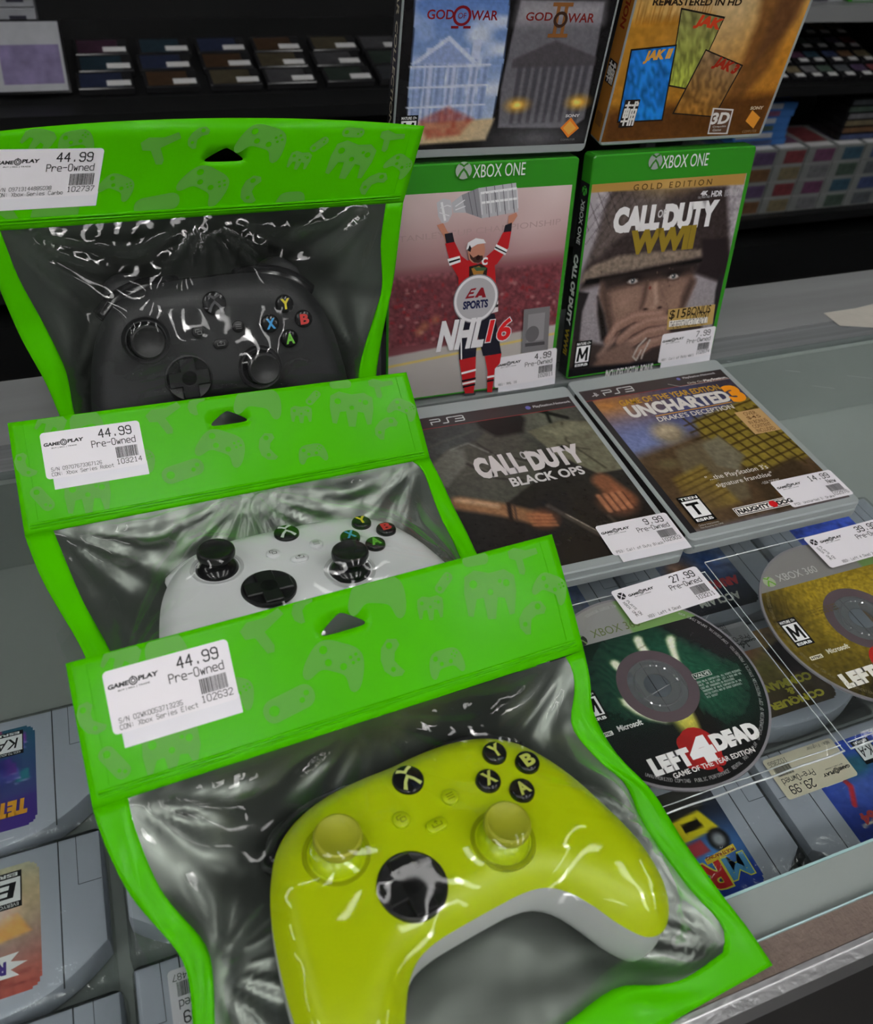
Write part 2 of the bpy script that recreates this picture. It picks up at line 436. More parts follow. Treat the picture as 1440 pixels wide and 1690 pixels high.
ceiling_lamp(-2.0, 0.75, 'long ceiling light above the left end of the far shelves')

# ------------------------------------------------------------------ glass display counter
M_CAB = mat('dark_counter_laminate', (0.028, 0.025, 0.024), 0.5)
M_FELT = mat('brown_felt_strip', s8(112, 98, 90, 1.15), 0.95, noise=0.22, nscale=260, bump=0.0008, bscale=600)
M_ALU = mat('brushed_aluminium', (0.62, 0.62, 0.63), 0.28, 0.9, bump=0.0002, bscale=300)
M_RAIL = mat('grey_back_rail', (0.27, 0.285, 0.29), 0.25, 0.25, noise=0.55, nscale=1.0, nstretch=(2.5, 260, 260))  # lengthwise streaks put the shiny rail's reflections into its colour
M_INNER = mat('pale_inner_ledge', (0.42, 0.435, 0.425), 0.5)
M_DECKD = mat('dark_display_deck', (0.26, 0.28, 0.265), 0.55)
M_DECKP = mat('pale_display_deck', (0.40, 0.43, 0.412), 0.5, noise=0.1, nscale=8)
M_LEDGE = mat('grey_laminate_ledge', s8(128, 130, 130, 1.2), 0.35, noise=0.3, nscale=1.0, nstretch=(3, 45, 45))  # streaked colour stands in for reflections along the shiny ledge
counter = thing('display_counter', 'glass topped shop display counter with brown felt front strip under the game pouches', 'counter', (0, 0, FLOOR))
Z = -FLOOR
def cpart(n, mb, m): return mb.build(n, m, counter)
X0, X1 = -1.3, 1.9
cpart('glass_top', MB().box(X0, X1, -.3745, .0165, Z-.006, Z), M_GLASS)
cpart('glass_front_edge', MB().box(X0, X1, -.3752, -.3746, Z-.006, Z), M_GLASSEDGE)
cpart('inner_ledge', MB().box(X0, X1, -.3744, -.3545, Z-.026, Z-.0065), M_INNER)
cpart('ledge_edge', MB().box(X0, X1, -.3544, -.3532, Z-.0085, Z-.0064), M_GLASSEDGE)
cpart('felt_strip', MB().box(X0, X1, -.3880, -.3753, Z-.03, Z-.0015), M_FELT)
cpart('front_trim', MB().box(X0, X1, -.3950, -.3881, Z-.03, Z-.003).box(X0, X1, -.3905, -.3885, Z-.003, Z-.0015), M_ALU)
cpart('front_panel', MB().box(X0, X1, -.3940, -.3760, 0, Z-.0305), M_CAB)
cpart('back_rail', MB().box(X0, X1, .0170, .0300, Z-.03, Z).box(X0, X1, .0305, .0440, Z-.03, Z-.0006).box(X0, X1, .0300, .0305, Z-.03, Z-.004), M_RAIL)
cpart('inner_back_wall', MB().box(X0, .02, .0120, .0164, Z-.0815, Z-.0065).box(.02, X1, .0120, .0164, Z-.0815, Z-.0065), [M_DECKD, M_DECKP]).data.polygons.foreach_set('material_index', [0]*6+[1]*6)
cpart('back_ledge', MB().box(X0, X1, .0445, .118, Z-.03, Z-.0004), M_LEDGE)
cpart('back_panel', MB().box(X0, X1, .10, .118, 0, Z-.0305), M_CAB)
cpart('display_deck', MB().box(X0, .02, -.3755, .0995, Z-.095, Z-.082).box(.02, X1, -.3755, .0995, Z-.095, Z-.082), [M_DECKD]).data.materials.append(M_DECKP)
dd = [o for o in counter.children if o.name.startswith('display_deck')][0]
dd.data.polygons.foreach_set('material_index', [0]*6+[1]*6)
cpart('end_panel', MB().box(X0-.02, X0, -.394, .118, 0, Z), M_CAB)
cpart('end_panel', MB().box(X1, X1+.02, -.394, .118, 0, Z), M_CAB)
# fine scratches in the glass
sc = MB(); rng = random.Random(5)
for _ in range(46):
    x = rng.uniform(-.42, .42); y = rng.uniform(-.30, .012); a = rng.uniform(-.5, 1.4); l = rng.uniform(.004, .022)
    if -.14 < x < .14 and y > -.17: continue
    dx, dy = l*math.cos(a), l*math.sin(a); w = .00012
    sc.add([(x, y-w, Z+.00003), (x+dx, y+dy-w, Z+.00003), (x+dx, y+dy+w, Z+.00003), (x, y+w, Z+.00003)], [(0, 1, 2, 3)])
tag(cpart('scratches', sc, mat('glass_scratch', (0.75, 0.78, 0.78), 0.4)), kind='stuff')
tape = MB().add([(x/1000, y/1000, .0003) for x, y in [(299.1,57.5),(299.3,35.2),(329.3,25.3),(351.9,26.4),(385.7,62.9),(360.9,60.3),(337.9,57.6)]], [tuple(range(7))])
tag(tape.build('tape_scrap', mat('old_tape', s8(182, 178, 168, 1.2), 0.5, noise=.1, nscale=90)), 'pale scrap of old tape stuck on the back ledge of the counter', 'tape')

# ------------------------------------------------------------------ game controllers
HALF = [(0, 45.2), (14, 45.6), (28, 44.8), (40, 42.2), (50, 37.5), (58.5, 30), (65, 19), (69.5, 7), (72.5, -6), (74.8, -20), (75.8, -34), (74.4, -48), (69.5, -57.5), (62.5, -61.8), (54.5, -60), (47, -52), (41, -42), (35, -34), (28, -29), (19, -27), (8, -26.6)]
OUT = [tuple(p)[:2] for p in catmull([(x, y, 0) for x, y in HALF]+[(-x, y, 0) for x, y in reversed(HALF[1:])], 5, True)]
OUT_A = np.array(OUT)
def edge_d(x, y):
    P = OUT_A; Q = np.roll(P, -1, 0); E = Q-P
    t = np.clip(((x-P[:, 0])*E[:, 0]+(y-P[:, 1])*E[:, 1])/(E**2).sum(1), 0, 1)
    return np.hypot(x-P[:, 0]-t*E[:, 0], y-P[:, 1]-t*E[:, 1]).min()
def sstep(a, b, x): t = min(1, max(0, (x-a)/(b-a))); return t*t*(3-2*t)
def z_front(x, y, d=None):
    d = edge_d(x, y) if d is None else d
    drop = 0.0055*max(0, -25-y)**2
    return -9*(1-min(d/15, 1))**2.4-drop
def z_back(x, y, d):
    drop = 0.0055*max(0, -25-y)**2
    T = 27+9*sstep(-8, -45, y)
    return -9-drop-T*(1-(1-min(d/17, 1))**2.6)**(1/2.6)
def shell_mesh():
    pts = [tuple(p) for p in OUT_A]; n = len(pts); inn = []
    Nn = np.roll(OUT_A, -1, 0)-np.roll(OUT_A, 1, 0); Nn = np.stack([Nn[:, 1], -Nn[:, 0]], 1); Nn /= np.linalg.norm(Nn, axis=1)[:, None]
    ctr = OUT_A+Nn*2
    if edge_in(ctr[0]) is False: Nn = -Nn
    for d in (.35, .9, 1.8, 3.2, 5.2, 7.8, 11):
        for i in range(0, n, 1 if d < 3 else 2):
            q = OUT_A[i]+Nn[i]*d
            if edge_in(q) and edge_d(*q) > d*.93: inn.append(tuple(q))
    for x in np.arange(-74, 75, 3.5):
        for y in np.arange(-56, 44, 3.5):
            if edge_in((x, y)) and edge_d(x, y) > 12.5: inn.append((x, y))
    v, e, f, *_ = delaunay_2d_cdt([Vector(p) for p in pts+inn], [(i, (i+1) % n) for i in range(n)], [list(range(n))], 1, 1e-5)
    return [(p.x, p.y, 0.0 if i < n else edge_d(p.x, p.y)) for i, p in enumerate(v)], f
def edge_in(q):
    ins = False; x, y = q
    for (a, b), (c, d) in zip(OUT, OUT[1:]+OUT[:1]):
        if (b > y) != (d > y) and x < (c-a)*(y-b)/(d-b)+a: ins = not ins
    return ins
SH_V, SH_T = shell_mesh()
SH_F = ([(x/1000, y/1000, z_front(x, y, d)/1000) for x, y, d in SH_V], SH_T)
SH_B = ([(x/1000, y/1000, z_back(x, y, d)/1000) for x, y, d in SH_V], [tuple(reversed(f)) for f in SH_T])
LS = (-40.0, 15.5); RS = (20.7, -8.9); DP = (-20.7, -8.9); AB = (40.0, 15.5)
def finish(o, weld=True, deg=40):
    bm = bmesh.new(); bm.from_mesh(o.data)
    bmesh.ops.remove_doubles(bm, verts=bm.verts, dist=1e-6); bmesh.ops.recalc_face_normals(bm, faces=bm.faces)
    bm.to_mesh(o.data); bm.free(); return smooth_auto(o, deg)
def letter_mb(mb, t, x, y, z, h, m, bold=.03):
    V, F = text_mesh(t, bold); w = h*.86
    mb.add([((x-w/2+a*w)/1000, (y-h/2+b*h)/1000, z/1000) for a, b in V], F, m)
def make_controller(label, matrix, C):
    t = thing('game_controller', label, 'controller', matrix=matrix)
    sh, bk, st, bt = C['shell'], C['back'], C['stick'], C['black']
    finish(mesh_obj('front_shell', *SH_F, sh, t), deg=60)
    finish(mesh_obj('back_shell', *SH_B, bk, t), deg=60)
    for (x, y) in (LS, RS):
        z = z_front(x, y)
        mb = MB(); mb.lathe([(13.2, z-.5), (12.9, z+.5), (11.4, z+.25), (11.0, z-1.0)], (x, y, 0), 40, 0, True, True)
        o = mb.build('stick_ring', C['ring'], t); o.data.transform(Matrix.Scale(.001, 4)); finish(o)
        mb = MB(); mb.lathe([(10.6, z-1.5), (10.5, z+.2), (9.4, z+2.2), (7.4, z+3.8), (5.8, z+4.6), (5.2, z+6.5), (6.0, z+7.6), (8.5, z+8.0), (9.2, z+8.6), (9.35, z+10.4), (9.0, z+11.6), (8.2, z+12.1), (7.0, z+11.6), (6.2, z+10.9), (0.01, z+10.3)], (x, y, 0), 40, 0, True, True)
        for f in range(len(mb.m)):
            if f//40 >= 5: mb.m[f] = 1
        o = mb.build('thumbstick', [C['dome'], st], t); o.data.transform(Matrix.Scale(.001, 4)); finish(o)
    x, y = DP
    mb = MB(); mb.lathe([(13.4, -.6), (13.3, .9), (12.4, 1.3), (11.8, .9), (5, .4), (0.01, .3)], (x, y, 0), 48, 0, True, True)
    for w, h in ((9.0, 23.0), (23.0, 9.0)): mb.rbox(w, h, .1, 2.3, .8, .5, x-w/2, y-h/2)
    mb.lathe([(4.6, 2.32), (2, 1.9), (.01, 1.8)], (x, y, .06), 20)
    o = mb.build('d_pad', C['dpad'], t); o.data.transform(Matrix.Scale(.001, 4)); finish(o)
    for L, dx, dy in (('Y', 0, 10.2), ('X', -10.2, 0), ('B', 10.2, 0), ('A', 0, -10.2)):
        mb = MB(); zz = z_front(AB[0]+dx, AB[1]+dy)
        mb.lathe([(5.4, zz-.6), (5.35, zz+1.2), (5.0, zz+2.0), (4.2, zz+2.55), (2.6, zz+2.85), (.01, zz+2.95)], (AB[0]+dx, AB[1]+dy, 0), 32, 0, True)
        mb.v = [(a/1000, b/1000, c/1000) for a, b, c in mb.v]
        letter_mb(mb, L, AB[0]+dx, AB[1]+dy, zz+3.0, 6.2, 1, .045)
        tag(smooth_auto(mb.build('face_button', [bt, C['let'][L]], t), 50), 'button marked '+L)
    zg = z_front(0, 31)
    mb = MB(); mb.lathe([(6.7, zg-.6), (6.6, zg+1.1), (6.1, zg+1.5), (3, zg+1.75), (.01, zg+1.8)], (0, 31, 0), 36, 0, True)
    mb.v = [(a/1000, b/1000, c/1000) for a, b, c in mb.v]
    for q in (-1, 1):
        for P in (((-.74, -.66), (-.50, -.84), (-.26, -.30), (.03, .02), (.03, .34), (-.40, -.10)), ((.03, .34), (.03, .62), (-.24, .80), (-.46, .90), (-.66, .70), (-.30, .58))):
            pts = [(q*u*5.9/1000, (31+v*5.9)/1000, (zg+1.9)/1000) for u, v in P]
            fl = tessellate_polygon([[Vector(p) for p in pts]]); mb.add(pts, fl, 1)
    smooth_auto(mb.build('guide_button', [bt, C['logo']], t), 50)
    ic = C['icon']
    def small(name, x, y, w, h, lines):
        mb = MB(); z = z_front(x, y)
        mb.rbox(w, h, z-.5, z+1.5, min(w, h)/2-.01, .5, x-w/2, y-h/2)
        for a, b in lines:
            d = np.array([b[0]-a[0], b[1]-a[1]], float); d /= np.hypot(*d); n = np.array([-d[1], d[0]])*.17
            mb.add([(x+p[0]+k*n[0], y+p[1]+k*n[1], z+1.56) for p, k in ((a, 1), (b, 1), (b, -1), (a, -1))], [(0, 1, 2, 3)], 1)
        o = mb.build(name, [C['small'], ic], t); o.data.transform(Matrix.Scale(.001, 4)); smooth_auto(o, 50)
    sq = lambda x, y, w, h: [((x, y), (x+w, y)), ((x+w, y), (x+w, y+h)), ((x+w, y+h), (x, y+h)), ((x, y+h), (x, y))]
    small('view_button', -11.4, 16.3, 7.2, 7.2, sq(-.6, -1.4, 2.2, 1.7)+[((-1.7, 1.5), (.5, 1.5)), ((-1.7, 1.5), (-1.7, -.1)), ((-1.7, -.1), (-1.1, -.1))])
    small('menu_button', 11.4, 16.3, 7.2, 7.2, [((-1.7, k), (1.7, k)) for k in (-1.1, 0, 1.1)])
    small('share_button', 0, 7.9, 9, 5.6, [((-2, -.9), (2, -.9)), ((-2, -.9), (-2, .6)), ((2, -.9), (2, .6)), ((0, -.2), (0, 1.6)), ((0, 1.6), (-.8, .8)), ((0, 1.6), (.8, .8))])
    for q in (-1, 1):
        pts = [(q*x/1000, y/1000, z/1000) for x, y, z in catmull([(16, 42.0, -15), (30, 42.6, -15), (42, 40.6, -15), (52, 35.6, -15.5), (60, 28, -16)], 5)]
        smooth_auto(MB().tube(pts, [.0055]+[.0065]*(len(pts)-2)+[.0045], 12).build('bumper', C['bumper'], t), 60)
        mb = MB()
        mb.loops([[(q*(44+rx*math.cos(a))/1000, (37+k*1.1+ry*math.sin(a))/1000, zz/1000) for a in [2*math.pi*i/24 for i in range(24)]] for k, (rx, ry, zz) in enumerate(((4, 5, -16.5), (12, 10, -18), (14, 12, -23), (13.5, 12, -30), (10, 10, -35), (3, 3, -37)))])
        finish(mb.build('trigger', C['trigger'], t), deg=70)
    mb = MB(); mb.loops([[(x/1000, (38+a)/1000, z/1000) for a, z in ((0, -9.5), (5.2, -10), (7.0, -12), (8, -18), (6, -24), (0, -24))] for x in (-15.5, -14, 0, 14, 15.5)])
    finish(mb.build('top_bridge', bt, t), deg=50)
    return t
def pose(t, ex, ey, en):
    return Matrix(((ex[0], ey[0], en[0], t[0]), (ex[1], ey[1], en[1], t[1]), (ex[2], ey[2], en[2], t[2]), (0, 0, 0, 1)))
M_BLK = mat('glossy_black_plastic', (0.010, 0.010, 0.011), 0.15)
M_BLKM = mat('satin_black_plastic', (0.012, 0.012, 0.013), 0.38)
def flatm(n, c, r=0.35): return mat(n, c, r)
yl = mat('volt_yellow_plastic', (0.50, 0.63, 0.001), 0.36)
wh = mat('white_plastic', (0.73, 0.745, 0.76), 0.38)
cb = mat('carbon_black_plastic', (0.019, 0.0195, 0.021), 0.5, bump=0.00008, bscale=1500)
YEL = dict(shell=yl, back=wh, stick=mat('olive_yellow_rubber', (0.40, 0.42, 0.02), 0.5), dome=mat('yellow_dome', (0.50, 0.66, 0.003), 0.25), ring=mat('yellow_ring_rim', (0.33, 0.40, 0.001), 0.4), black=M_BLK, dpad=M_BLKM,
           let={k: mat('pale_yellow_letter', (0.55, 0.60, 0.12), 0.3) for k in 'XYAB'}, logo=mat('pale_yellow_logo', (0.62, 0.68, 0.22), 0.3), small=yl, icon=mat('olive_icon', (0.14, 0.17, 0.0), 0.5), bumper=M_BLK, trigger=M_BLKM)
BUT = {'Y': flatm('yellow_letter', (0.72, 0.60, 0.03)), 'X': flatm('blue_letter', (0.06, 0.33, 0.68)), 'B': flatm('red_letter', (0.62, 0.045, 0.04)), 'A': flatm('green_letter', (0.18, 0.55, 0.06))}
WHI = dict(shell=wh, back=wh, stick=M_BLKM, dome=M_BLK, ring=mat('white_ring_rim', (0.55, 0.56, 0.57), 0.4), black=M_BLK, dpad=M_BLKM, let=BUT, logo=mat('white_logo', (0.7, 0.72, 0.72), 0.3), small=wh, icon=mat('grey_icon', (0.05, 0.05, 0.05), 0.5), bumper=wh, trigger=wh)
BLA = dict(shell=cb, back=cb, stick=mat('black_rubber', (0.016, 0.016, 0.017), 0.42), dome=M_BLK, ring=mat('black_ring_rim', (0.012, 0.012, 0.013), 0.35), black=M_BLK, dpad=M_BLKM, let=BUT, logo=mat('grey_logo', (0.10, 0.10, 0.105), 0.3), small=M_BLKM, icon=mat('light_grey_icon', (0.2, 0.2, 0.2), 0.5), bumper=M_BLK, trigger=cb)
ctl_y = make_controller('yellow-green game controller in the frontmost green pouch', pose((-.2229, -.3163, .0552), (.9821, .1673, -.0862), (-.175, .9804, -.091), (.0693, .1045, .9921)), YEL)
ctl_w = make_controller('white game controller in the middle green pouch', pose((-.2422, -.1664, .0590), (.9968, .065, -.0475), (-.0722, .9829, -.1696), (.0356, .1724, .9844)), WHI)
ctl_b = make_controller('black game controller in the rearmost green pouch', pose((-.2559, -.0292, .0970), (.998, .0608, -.0177), (-.0117, .4528, .8915), (.0623, -.8895, .4526)), BLA)

# ------------------------------------------------------------------ zip pouches
def pad_outline(sc=1.0): return [(x*sc/153, -y*sc/153) for x, y in OUT[::3]]
def circle_pts(x, y, r, n=10): return [(x+r*math.cos(2*math.pi*i/n), y+r*math.sin(2*math.pi*i/n)) for i in range(n)]
def pat_pad(s): return pad_outline(s), [circle_pts(-.27*s, -.11*s, .07*s), circle_pts(.13*s, .06*s, .06*s), circle_pts(-.13*s, .06*s, .06*s)]+[circle_pts((.27+a)*s, (-.11+b)*s, .03*s, 8) for a, b in ((0, -.07), (.07, 0), (-.07, 0), (0, .07))]
def pat_prong(s): return [(s*a, s*b) for a, b in ((-.5, -.3), (-.3, -.42), (0, -.36), (.3, -.42), (.5, -.3), (.52, .0), (.46, .42), (.36, .44), (.28, .12), (.14, .1), (.08, .5), (-.08, .5), (-.14, .1), (-.28, .12), (-.36, .44), (-.46, .42), (-.52, .0))], [circle_pts(-.33*s, -.16*s, .08*s), circle_pts(.33*s, -.16*s, .07*s), circle_pts(0, .0, .06*s), circle_pts(.2*s, -.2*s, .04*s, 8)]
def pat_bone(s): return [(s*a, s*b) for a, b in rrect(-.5, -.22, 1, .44, .2)], [circle_pts(-.3*s, 0, .1*s), circle_pts(.24*s, .05*s, .055*s, 8), circle_pts(.36*s, -.04*s, .055*s, 8)]
def pat_chuk(s): return [(s*a, s*b) for a, b in ((-.05, -.5), (.2, -.46), (.26, -.3), (.1, -.12), (.06, .08), (.2, .28), (.3, .4), (.2, .5), (-.05, .48), (-.24, .3), (-.3, 0), (-.24, -.3))], [circle_pts(-.02*s, -.32*s, .09*s), circle_pts(0, .3*s, .07*s, 8)]
def pat_gun(s): return [(s*a, s*b) for a, b in ((-.5, -.2), (-.3, -.34), (.1, -.3), (.46, -.42), (.54, -.24), (.2, -.08), (.02, 0), (.14, .36), (.1, .5), (-.06, .48), (-.22, .06), (-.44, .02))], []
PATTERN = [(pat_gun, 19, 79, 9, -5), (pat_chuk, 13, 97, 3, 35), (pat_pad, 27, 132, 5.5, 18), (pat_bone, 11, 163, 9, -40), (pat_prong, 12, 154, 18, 10), (pat_prong, 25, 184, 19, 12), (pat_gun, 15, 204, 8, 20), (pat_bone, 13, 181, 2.5, 5),
           (pat_pad, 27, 107, 29.5, 30), (pat_chuk, 17, 131, 35, 5), (pat_bone, 23, 83, 41, -10), (pat_pad, 17, 155, 43, 0), (pat_chuk, 17, 201, 35, 55), (pat_pad, 18, 62, 29, 25), (pat_prong, 22, 33, 45, 5), (pat_bone, 15, 11, 43, 60),
           (pat_pad, 17, 38, 4, -10), (pat_prong, 14, 21, 3, 30), (pat_pad, 18, 215, 24, 35), (pat_chuk, 14, 5, 24, -20)]
def vm(p): return np.array(p, float)/1000
def make_pouch(label, hdr, left, lin_, bottom, bot_in, right, rin, n, ctl, sticker, sx, sy, bow, seed, lower=0.0012, holex=113):
    """hdr: header corners tl, tr; left/right: outer seam from header foot to the bottom corner; lin_/rin: film edge; all in millimetres"""
    rng = np.random.RandomState(seed)
    tl, tr = vm(hdr[0]), vm(hdr[1]); left, lin_, right, rin, bottom, bot_in = [[vm(p) for p in L] for L in (left, lin_, right, rin, bottom, bot_in)]
    base = (left[-1]+right[-1])/2; base[2] = 0
    t = thing('controller_pouch', label, 'pouch', tuple(base), 'green zip pouches with controllers')
    bl, br = left[0], right[0]
    W = np.linalg.norm(tr-tl)*1000; Hh = np.linalg.norm(bl-tl)*1000
    nn = np.cross(br-bl, tl-bl); nn /= np.linalg.norm(nn)
    ph = rng.uniform(0, 6, 4)
    def hmap(x, y, h):
        u = x/W; v = y/Hh; v2 = min(max(v, 0), 1)
        p = (tl*(1-u)+tr*u)*(1-v)+(bl*(1-u)+br*u)*v
        p = p+nn*(h/1000+bow(u)*(1-v2)+.0012*math.sin(6*u+ph[0])*v2*(1-v2)*4)
        return tuple(p-base)
    def top_y(x): u = x/W; return -TOPB[seed]*4*u*(1-u) if seed in TOPB else 0
    TOPB = {3: 7.0}
    # header sheet with hang hole
    outer = [(x, top_y(x)) for x in np.linspace(0, W, 60)]+[(W, y) for y in np.linspace(0, Hh, 15)[1:]]+[(x, Hh) for x in np.linspace(W, 0, 60)[1:]]+[(0, y) for y in np.linspace(Hh, 0, 15)[1:-1]]
    hole = catmull([(holex+a, 14.2+b, 0) for a, b in ((-9.8, 1.9), (-6, -1.2), (-1.2, -4.1), (1.2, -4.1), (6, -1.2), (9.8, 1.9), (8.6, 3.3), (0, 3.5), (-8.6, 3.3))], 3, True)
    hole = [(p.x, p.y) for p in hole]
    P = [Vector(p) for p in outer]+[Vector(p) for p in hole]; no = len(outer)
    E = [(i, (i+1) % no) for i in range(no)]+[(no+i, no+(i+1) % len(hole)) for i in range(len(hole))]
    inner = [Vector((x, y)) for x in np.linspace(4, W-4, 64) for y in np.linspace(3, Hh-3, 15) if not (abs(x-holex) < 11.5 and 9 < y < 19.5)]
    v2, e2, f2, *_ = delaunay_2d_cdt(P+inner, E, [list(range(no))], 1, 1e-4)
    def in_hole(f):
        cx = sum(v2[i].x for i in f)/len(f); cy = sum(v2[i].y for i in f)/len(f); ins = False
        for i in range(len(hole)):
            (a, b), (c, d) = hole[i], hole[(i+1) % len(hole)]
            if (b > cy) != (d > cy) and cx < (c-a)*(cy-b)/(d-b)+a: ins = not ins
        return ins
    F = [f for f in f2 if not in_hole(f)]
    V = [hmap(p.x, p.y, 0) for p in v2]
    hd = mesh_obj('header', V, F, M_GREEN, t); finish(hd, deg=70)
    if np.mean([np.dot(p.normal, nn) for p in hd.data.polygons]) < 0: hd.data.flip_normals()
    sol = hd.modifiers.new('thickness', 'SOLIDIFY'); sol.thickness = .0005; sol.offset = -1
    A = Art(1.0)
    for k, (fn, s, x, y, r) in enumerate(PATTERN):
        o, hs = fn(s); c, q = math.cos(math.radians(r)), math.sin(math.radians(r))
        tf = lambda L: [(x+a*c-b*q, y+a*q+b*c) for a, b in L]
        o = tf(o); hs = [tf(l) for l in hs]
        cl = lambda L: [(min(max(a, .4), W-.4), min(max(b, top_y(a)+.4), Hh-6)) for a, b in L]
        A.lay = .16+.004*k
        if all(1 < a < W-1 and top_y(a)+1 < b < Hh-7 for l in hs for a, b in l): A.poly(cl(o), (86, 158, 58), hs)
        else: A.poly(cl(o), (86, 158, 58))
    po = A.build('header_pattern', hmap, M_GREENP, hd, fine=3.5)
    # zip ridges
    zr = MB()
    for yy, rr in ((Hh-5.2, .75), (Hh-3.4, .55)):
        zr.tube([hmap(x, yy, .35) for x in np.linspace(3, W-3, 40)], rr/1000, 6)
    for xx in (7.5, W-7.5): zr.tube([hmap(xx, y, .05) for y in np.linspace(2, Hh-7, 12)], .00022, 5)
    smooth_auto(zr.build('zip_seal', M_GREEN, hd), 60)
    st = sticker.build('price_sticker', lambda x, y, h: hmap(x+sx, y+sy, h+.22), PAPER, t, fine=4.0)
    # green seam frame round the film
    NS, NB = 34, 40
    Lo, Li, Ro, Ri = resample(left, NS), resample(lin_, NS), resample(right, NS), resample(rin, NS)
    Bo, Bi = resample(bottom, NB), resample(bot_in, NB)
    def sm(Q, k=2):
        for _ in range(k): Q[1:-1] = (Q[:-2]+2*Q[1:-1]+Q[2:])/4
        return Q
    for Q in (Lo, Li, Ro, Ri, Bo, Bi): sm(Q)
    V = []; F = []
    nv = np.array(n, float); nv /= np.linalg.norm(nv)
    def strip(O, I, flip):
        m = 7; o = len(V); cnt = len(O)
        for i in range(cnt):
            fr = math.sin(math.pi*i/(cnt-1))
            for k in range(m):
                u = k/(m-1); p = O[i]*(1-u)+I[i]*u
                b = .0014*math.sin(math.pi*u)*(.5+.5*math.sin(i*.9+ph[2]))*fr+.0011*math.sin(i*.55+k*.8+ph[3])*fr*u*(1-u)*4
                V.append(tuple(p+nv*b-base))
        for i in range(cnt-1):
            for k in range(m-1):
                a = o+i*m+k; f = (a, a+1, a+m+1, a+m); F.append(f[::-1] if flip else f)
    strip(Lo, Li, False); strip(Ro, Ri, True); strip(Bo, Bi, True)
    fr = mesh_obj('seam_frame', V, F, M_GREEN, t); finish(fr, deg=70)
    if np.mean([np.dot(p.normal, nv) for p in fr.data.polygons]) < 0: fr.data.flip_normals()
    sol = fr.modifiers.new('thickness', 'SOLIDIFY'); sol.thickness = .0005; sol.offset = -1
    # film and back sheet, stretched over the controller
    NX, NY = 74, 66
    Ti = resample([Li[0], Ri[0]], NX); Bb = resample(list(Bi), NX); LL = resample(list(Li), NY); RR = resample(list(Ri), NY)
    S = np.linspace(0, 1, NX)[None, :, None]; T = np.linspace(0, 1, NY)[:, None, None]
    G = (1-S)*LL[:, None]+S*RR[:, None]+(1-T)*Ti[None]+T*Bb[None]-((1-S)*(1-T)*LL[0]+S*(1-T)*RR[0]+(1-S)*T*LL[-1]+S*T*RR[-1])
    bv = []; bf = []
    for ch in ctl.children:
        o = len(bv); mw = ctl.matrix_basis
        bv += [mw @ v.co for v in ch.data.vertices]; bf += [tuple(i+o for i in p.vertices) for p in ch.data.polygons]
    tree = BVHTree.FromPolygons(bv, bf); nvv = Vector(nv)
    obs = np.full((NY, NX), -1.0); obk = np.full((NY, NX), -1.0)
    for j in range(NY):
        for i in range(NX):
            b = Vector(G[j, i])
            h = tree.ray_cast(b+nvv*.3, -nvv)
            if h[0] is not None: obs[j, i] = (h[0]-b).dot(nvv)+.0011
            h = tree.ray_cast(b-nvv*.3, nvv)
            if h[0] is not None: obk[j, i] = -(h[0]-b).dot(nvv)+.0011
    def membrane(ob, lim=None):
        h = np.maximum(ob, 0.0); h[0] = h[-1] = 0; h[:, 0] = h[:, -1] = 0
        for _ in range(900):
            a = h.copy(); a[1:-1, 1:-1] = (h[:-2, 1:-1]+h[2:, 1:-1]+h[1:-1, :-2]+h[1:-1, 2:])/4
            a = np.maximum(a, ob)
            if lim is not None: a = np.minimum(a, lim)
            a[0] = a[-1] = 0; a[:, 0] = a[:, -1] = 0; h = a
        return h
    def relax_obs(ob):
        o = ob.copy()
        for _ in range(2):
            q = o.copy()
            for a, b in ((0, 1), (0, -1), (1, 0), (-1, 0)): q = np.maximum(q, np.roll(o, (a, b), (0, 1)))
            o = q
        hit = o > -.5; o2 = np.where(hit, o, 0)
        for _ in range(5): o2 = (np.roll(o2, 1, 0)+np.roll(o2, -1, 0)+np.roll(o2, 1, 1)+np.roll(o2, -1, 1)+2*o2)/6
        return np.where(ob > -.5, np.maximum(o2, ob), ob)
    hf = membrane(relax_obs(obs))
    for _ in range(4):
        hf[1:-1, 1:-1] = (hf[:-2, 1:-1]+hf[2:, 1:-1]+hf[1:-1, :-2]+hf[1:-1, 2:]+2*hf[1:-1, 1:-1])/6
        hf = np.maximum(hf, np.where(obs > -.5, obs, 0))
    free = np.clip((hf-obs)/.006, 0, 1)
    edge = np.minimum(np.minimum(np.arange(NX)[None], NX-1-np.arange(NX)[None]), np.minimum(np.arange(NY)[:, None], NY-1-np.arange(NY)[:, None]))
    edge = np.clip(edge/4, 0, 1)
    ii, jj = np.meshgrid(np.linspace(0, 1, NX), np.linspace(0, 1, NY))
    fold = np.zeros((NY, NX))
    for cx, cy in ((0, 0), (1, 0), (0, 1), (1, 1), (0, .55), (1, .6), (.5, 0)):      # pulled folds fan out from the corners
        an = np.arctan2(jj-cy, ii-cx); rr = np.hypot(ii-cx, jj-cy)
        k = rng.uniform(6, 10); fold += np.abs(np.sin(an*k+rng.uniform(0, 6)))**2.2*np.exp(-(rr/.34)**2)
    fold += .5*np.abs(np.sin(ii*37+3*np.sin(jj*9)+ph[0]))*np.exp(-(jj/.10)**2)
    hf = hf+edge*free*(.0042*fold)
    V = [tuple(G[j, i]+nv*(hf[j, i]+.0002)-base) for j in range(NY) for i in range(NX)]
    F = [(j*NX+i, (j+1)*NX+i, (j+1)*NX+i+1, j*NX+i+1) for j in range(NY-1) for i in range(NX-1)]
    smooth_auto(mesh_obj('clear_window', V, F, M_FILM, t), 80)
    lim = np.maximum((G[:, :, 2]-lower)/max(nv[2], .2), 0.0) if nv[2] > .5 else np.maximum((G[:, :, 2]-lower)*3, 0)
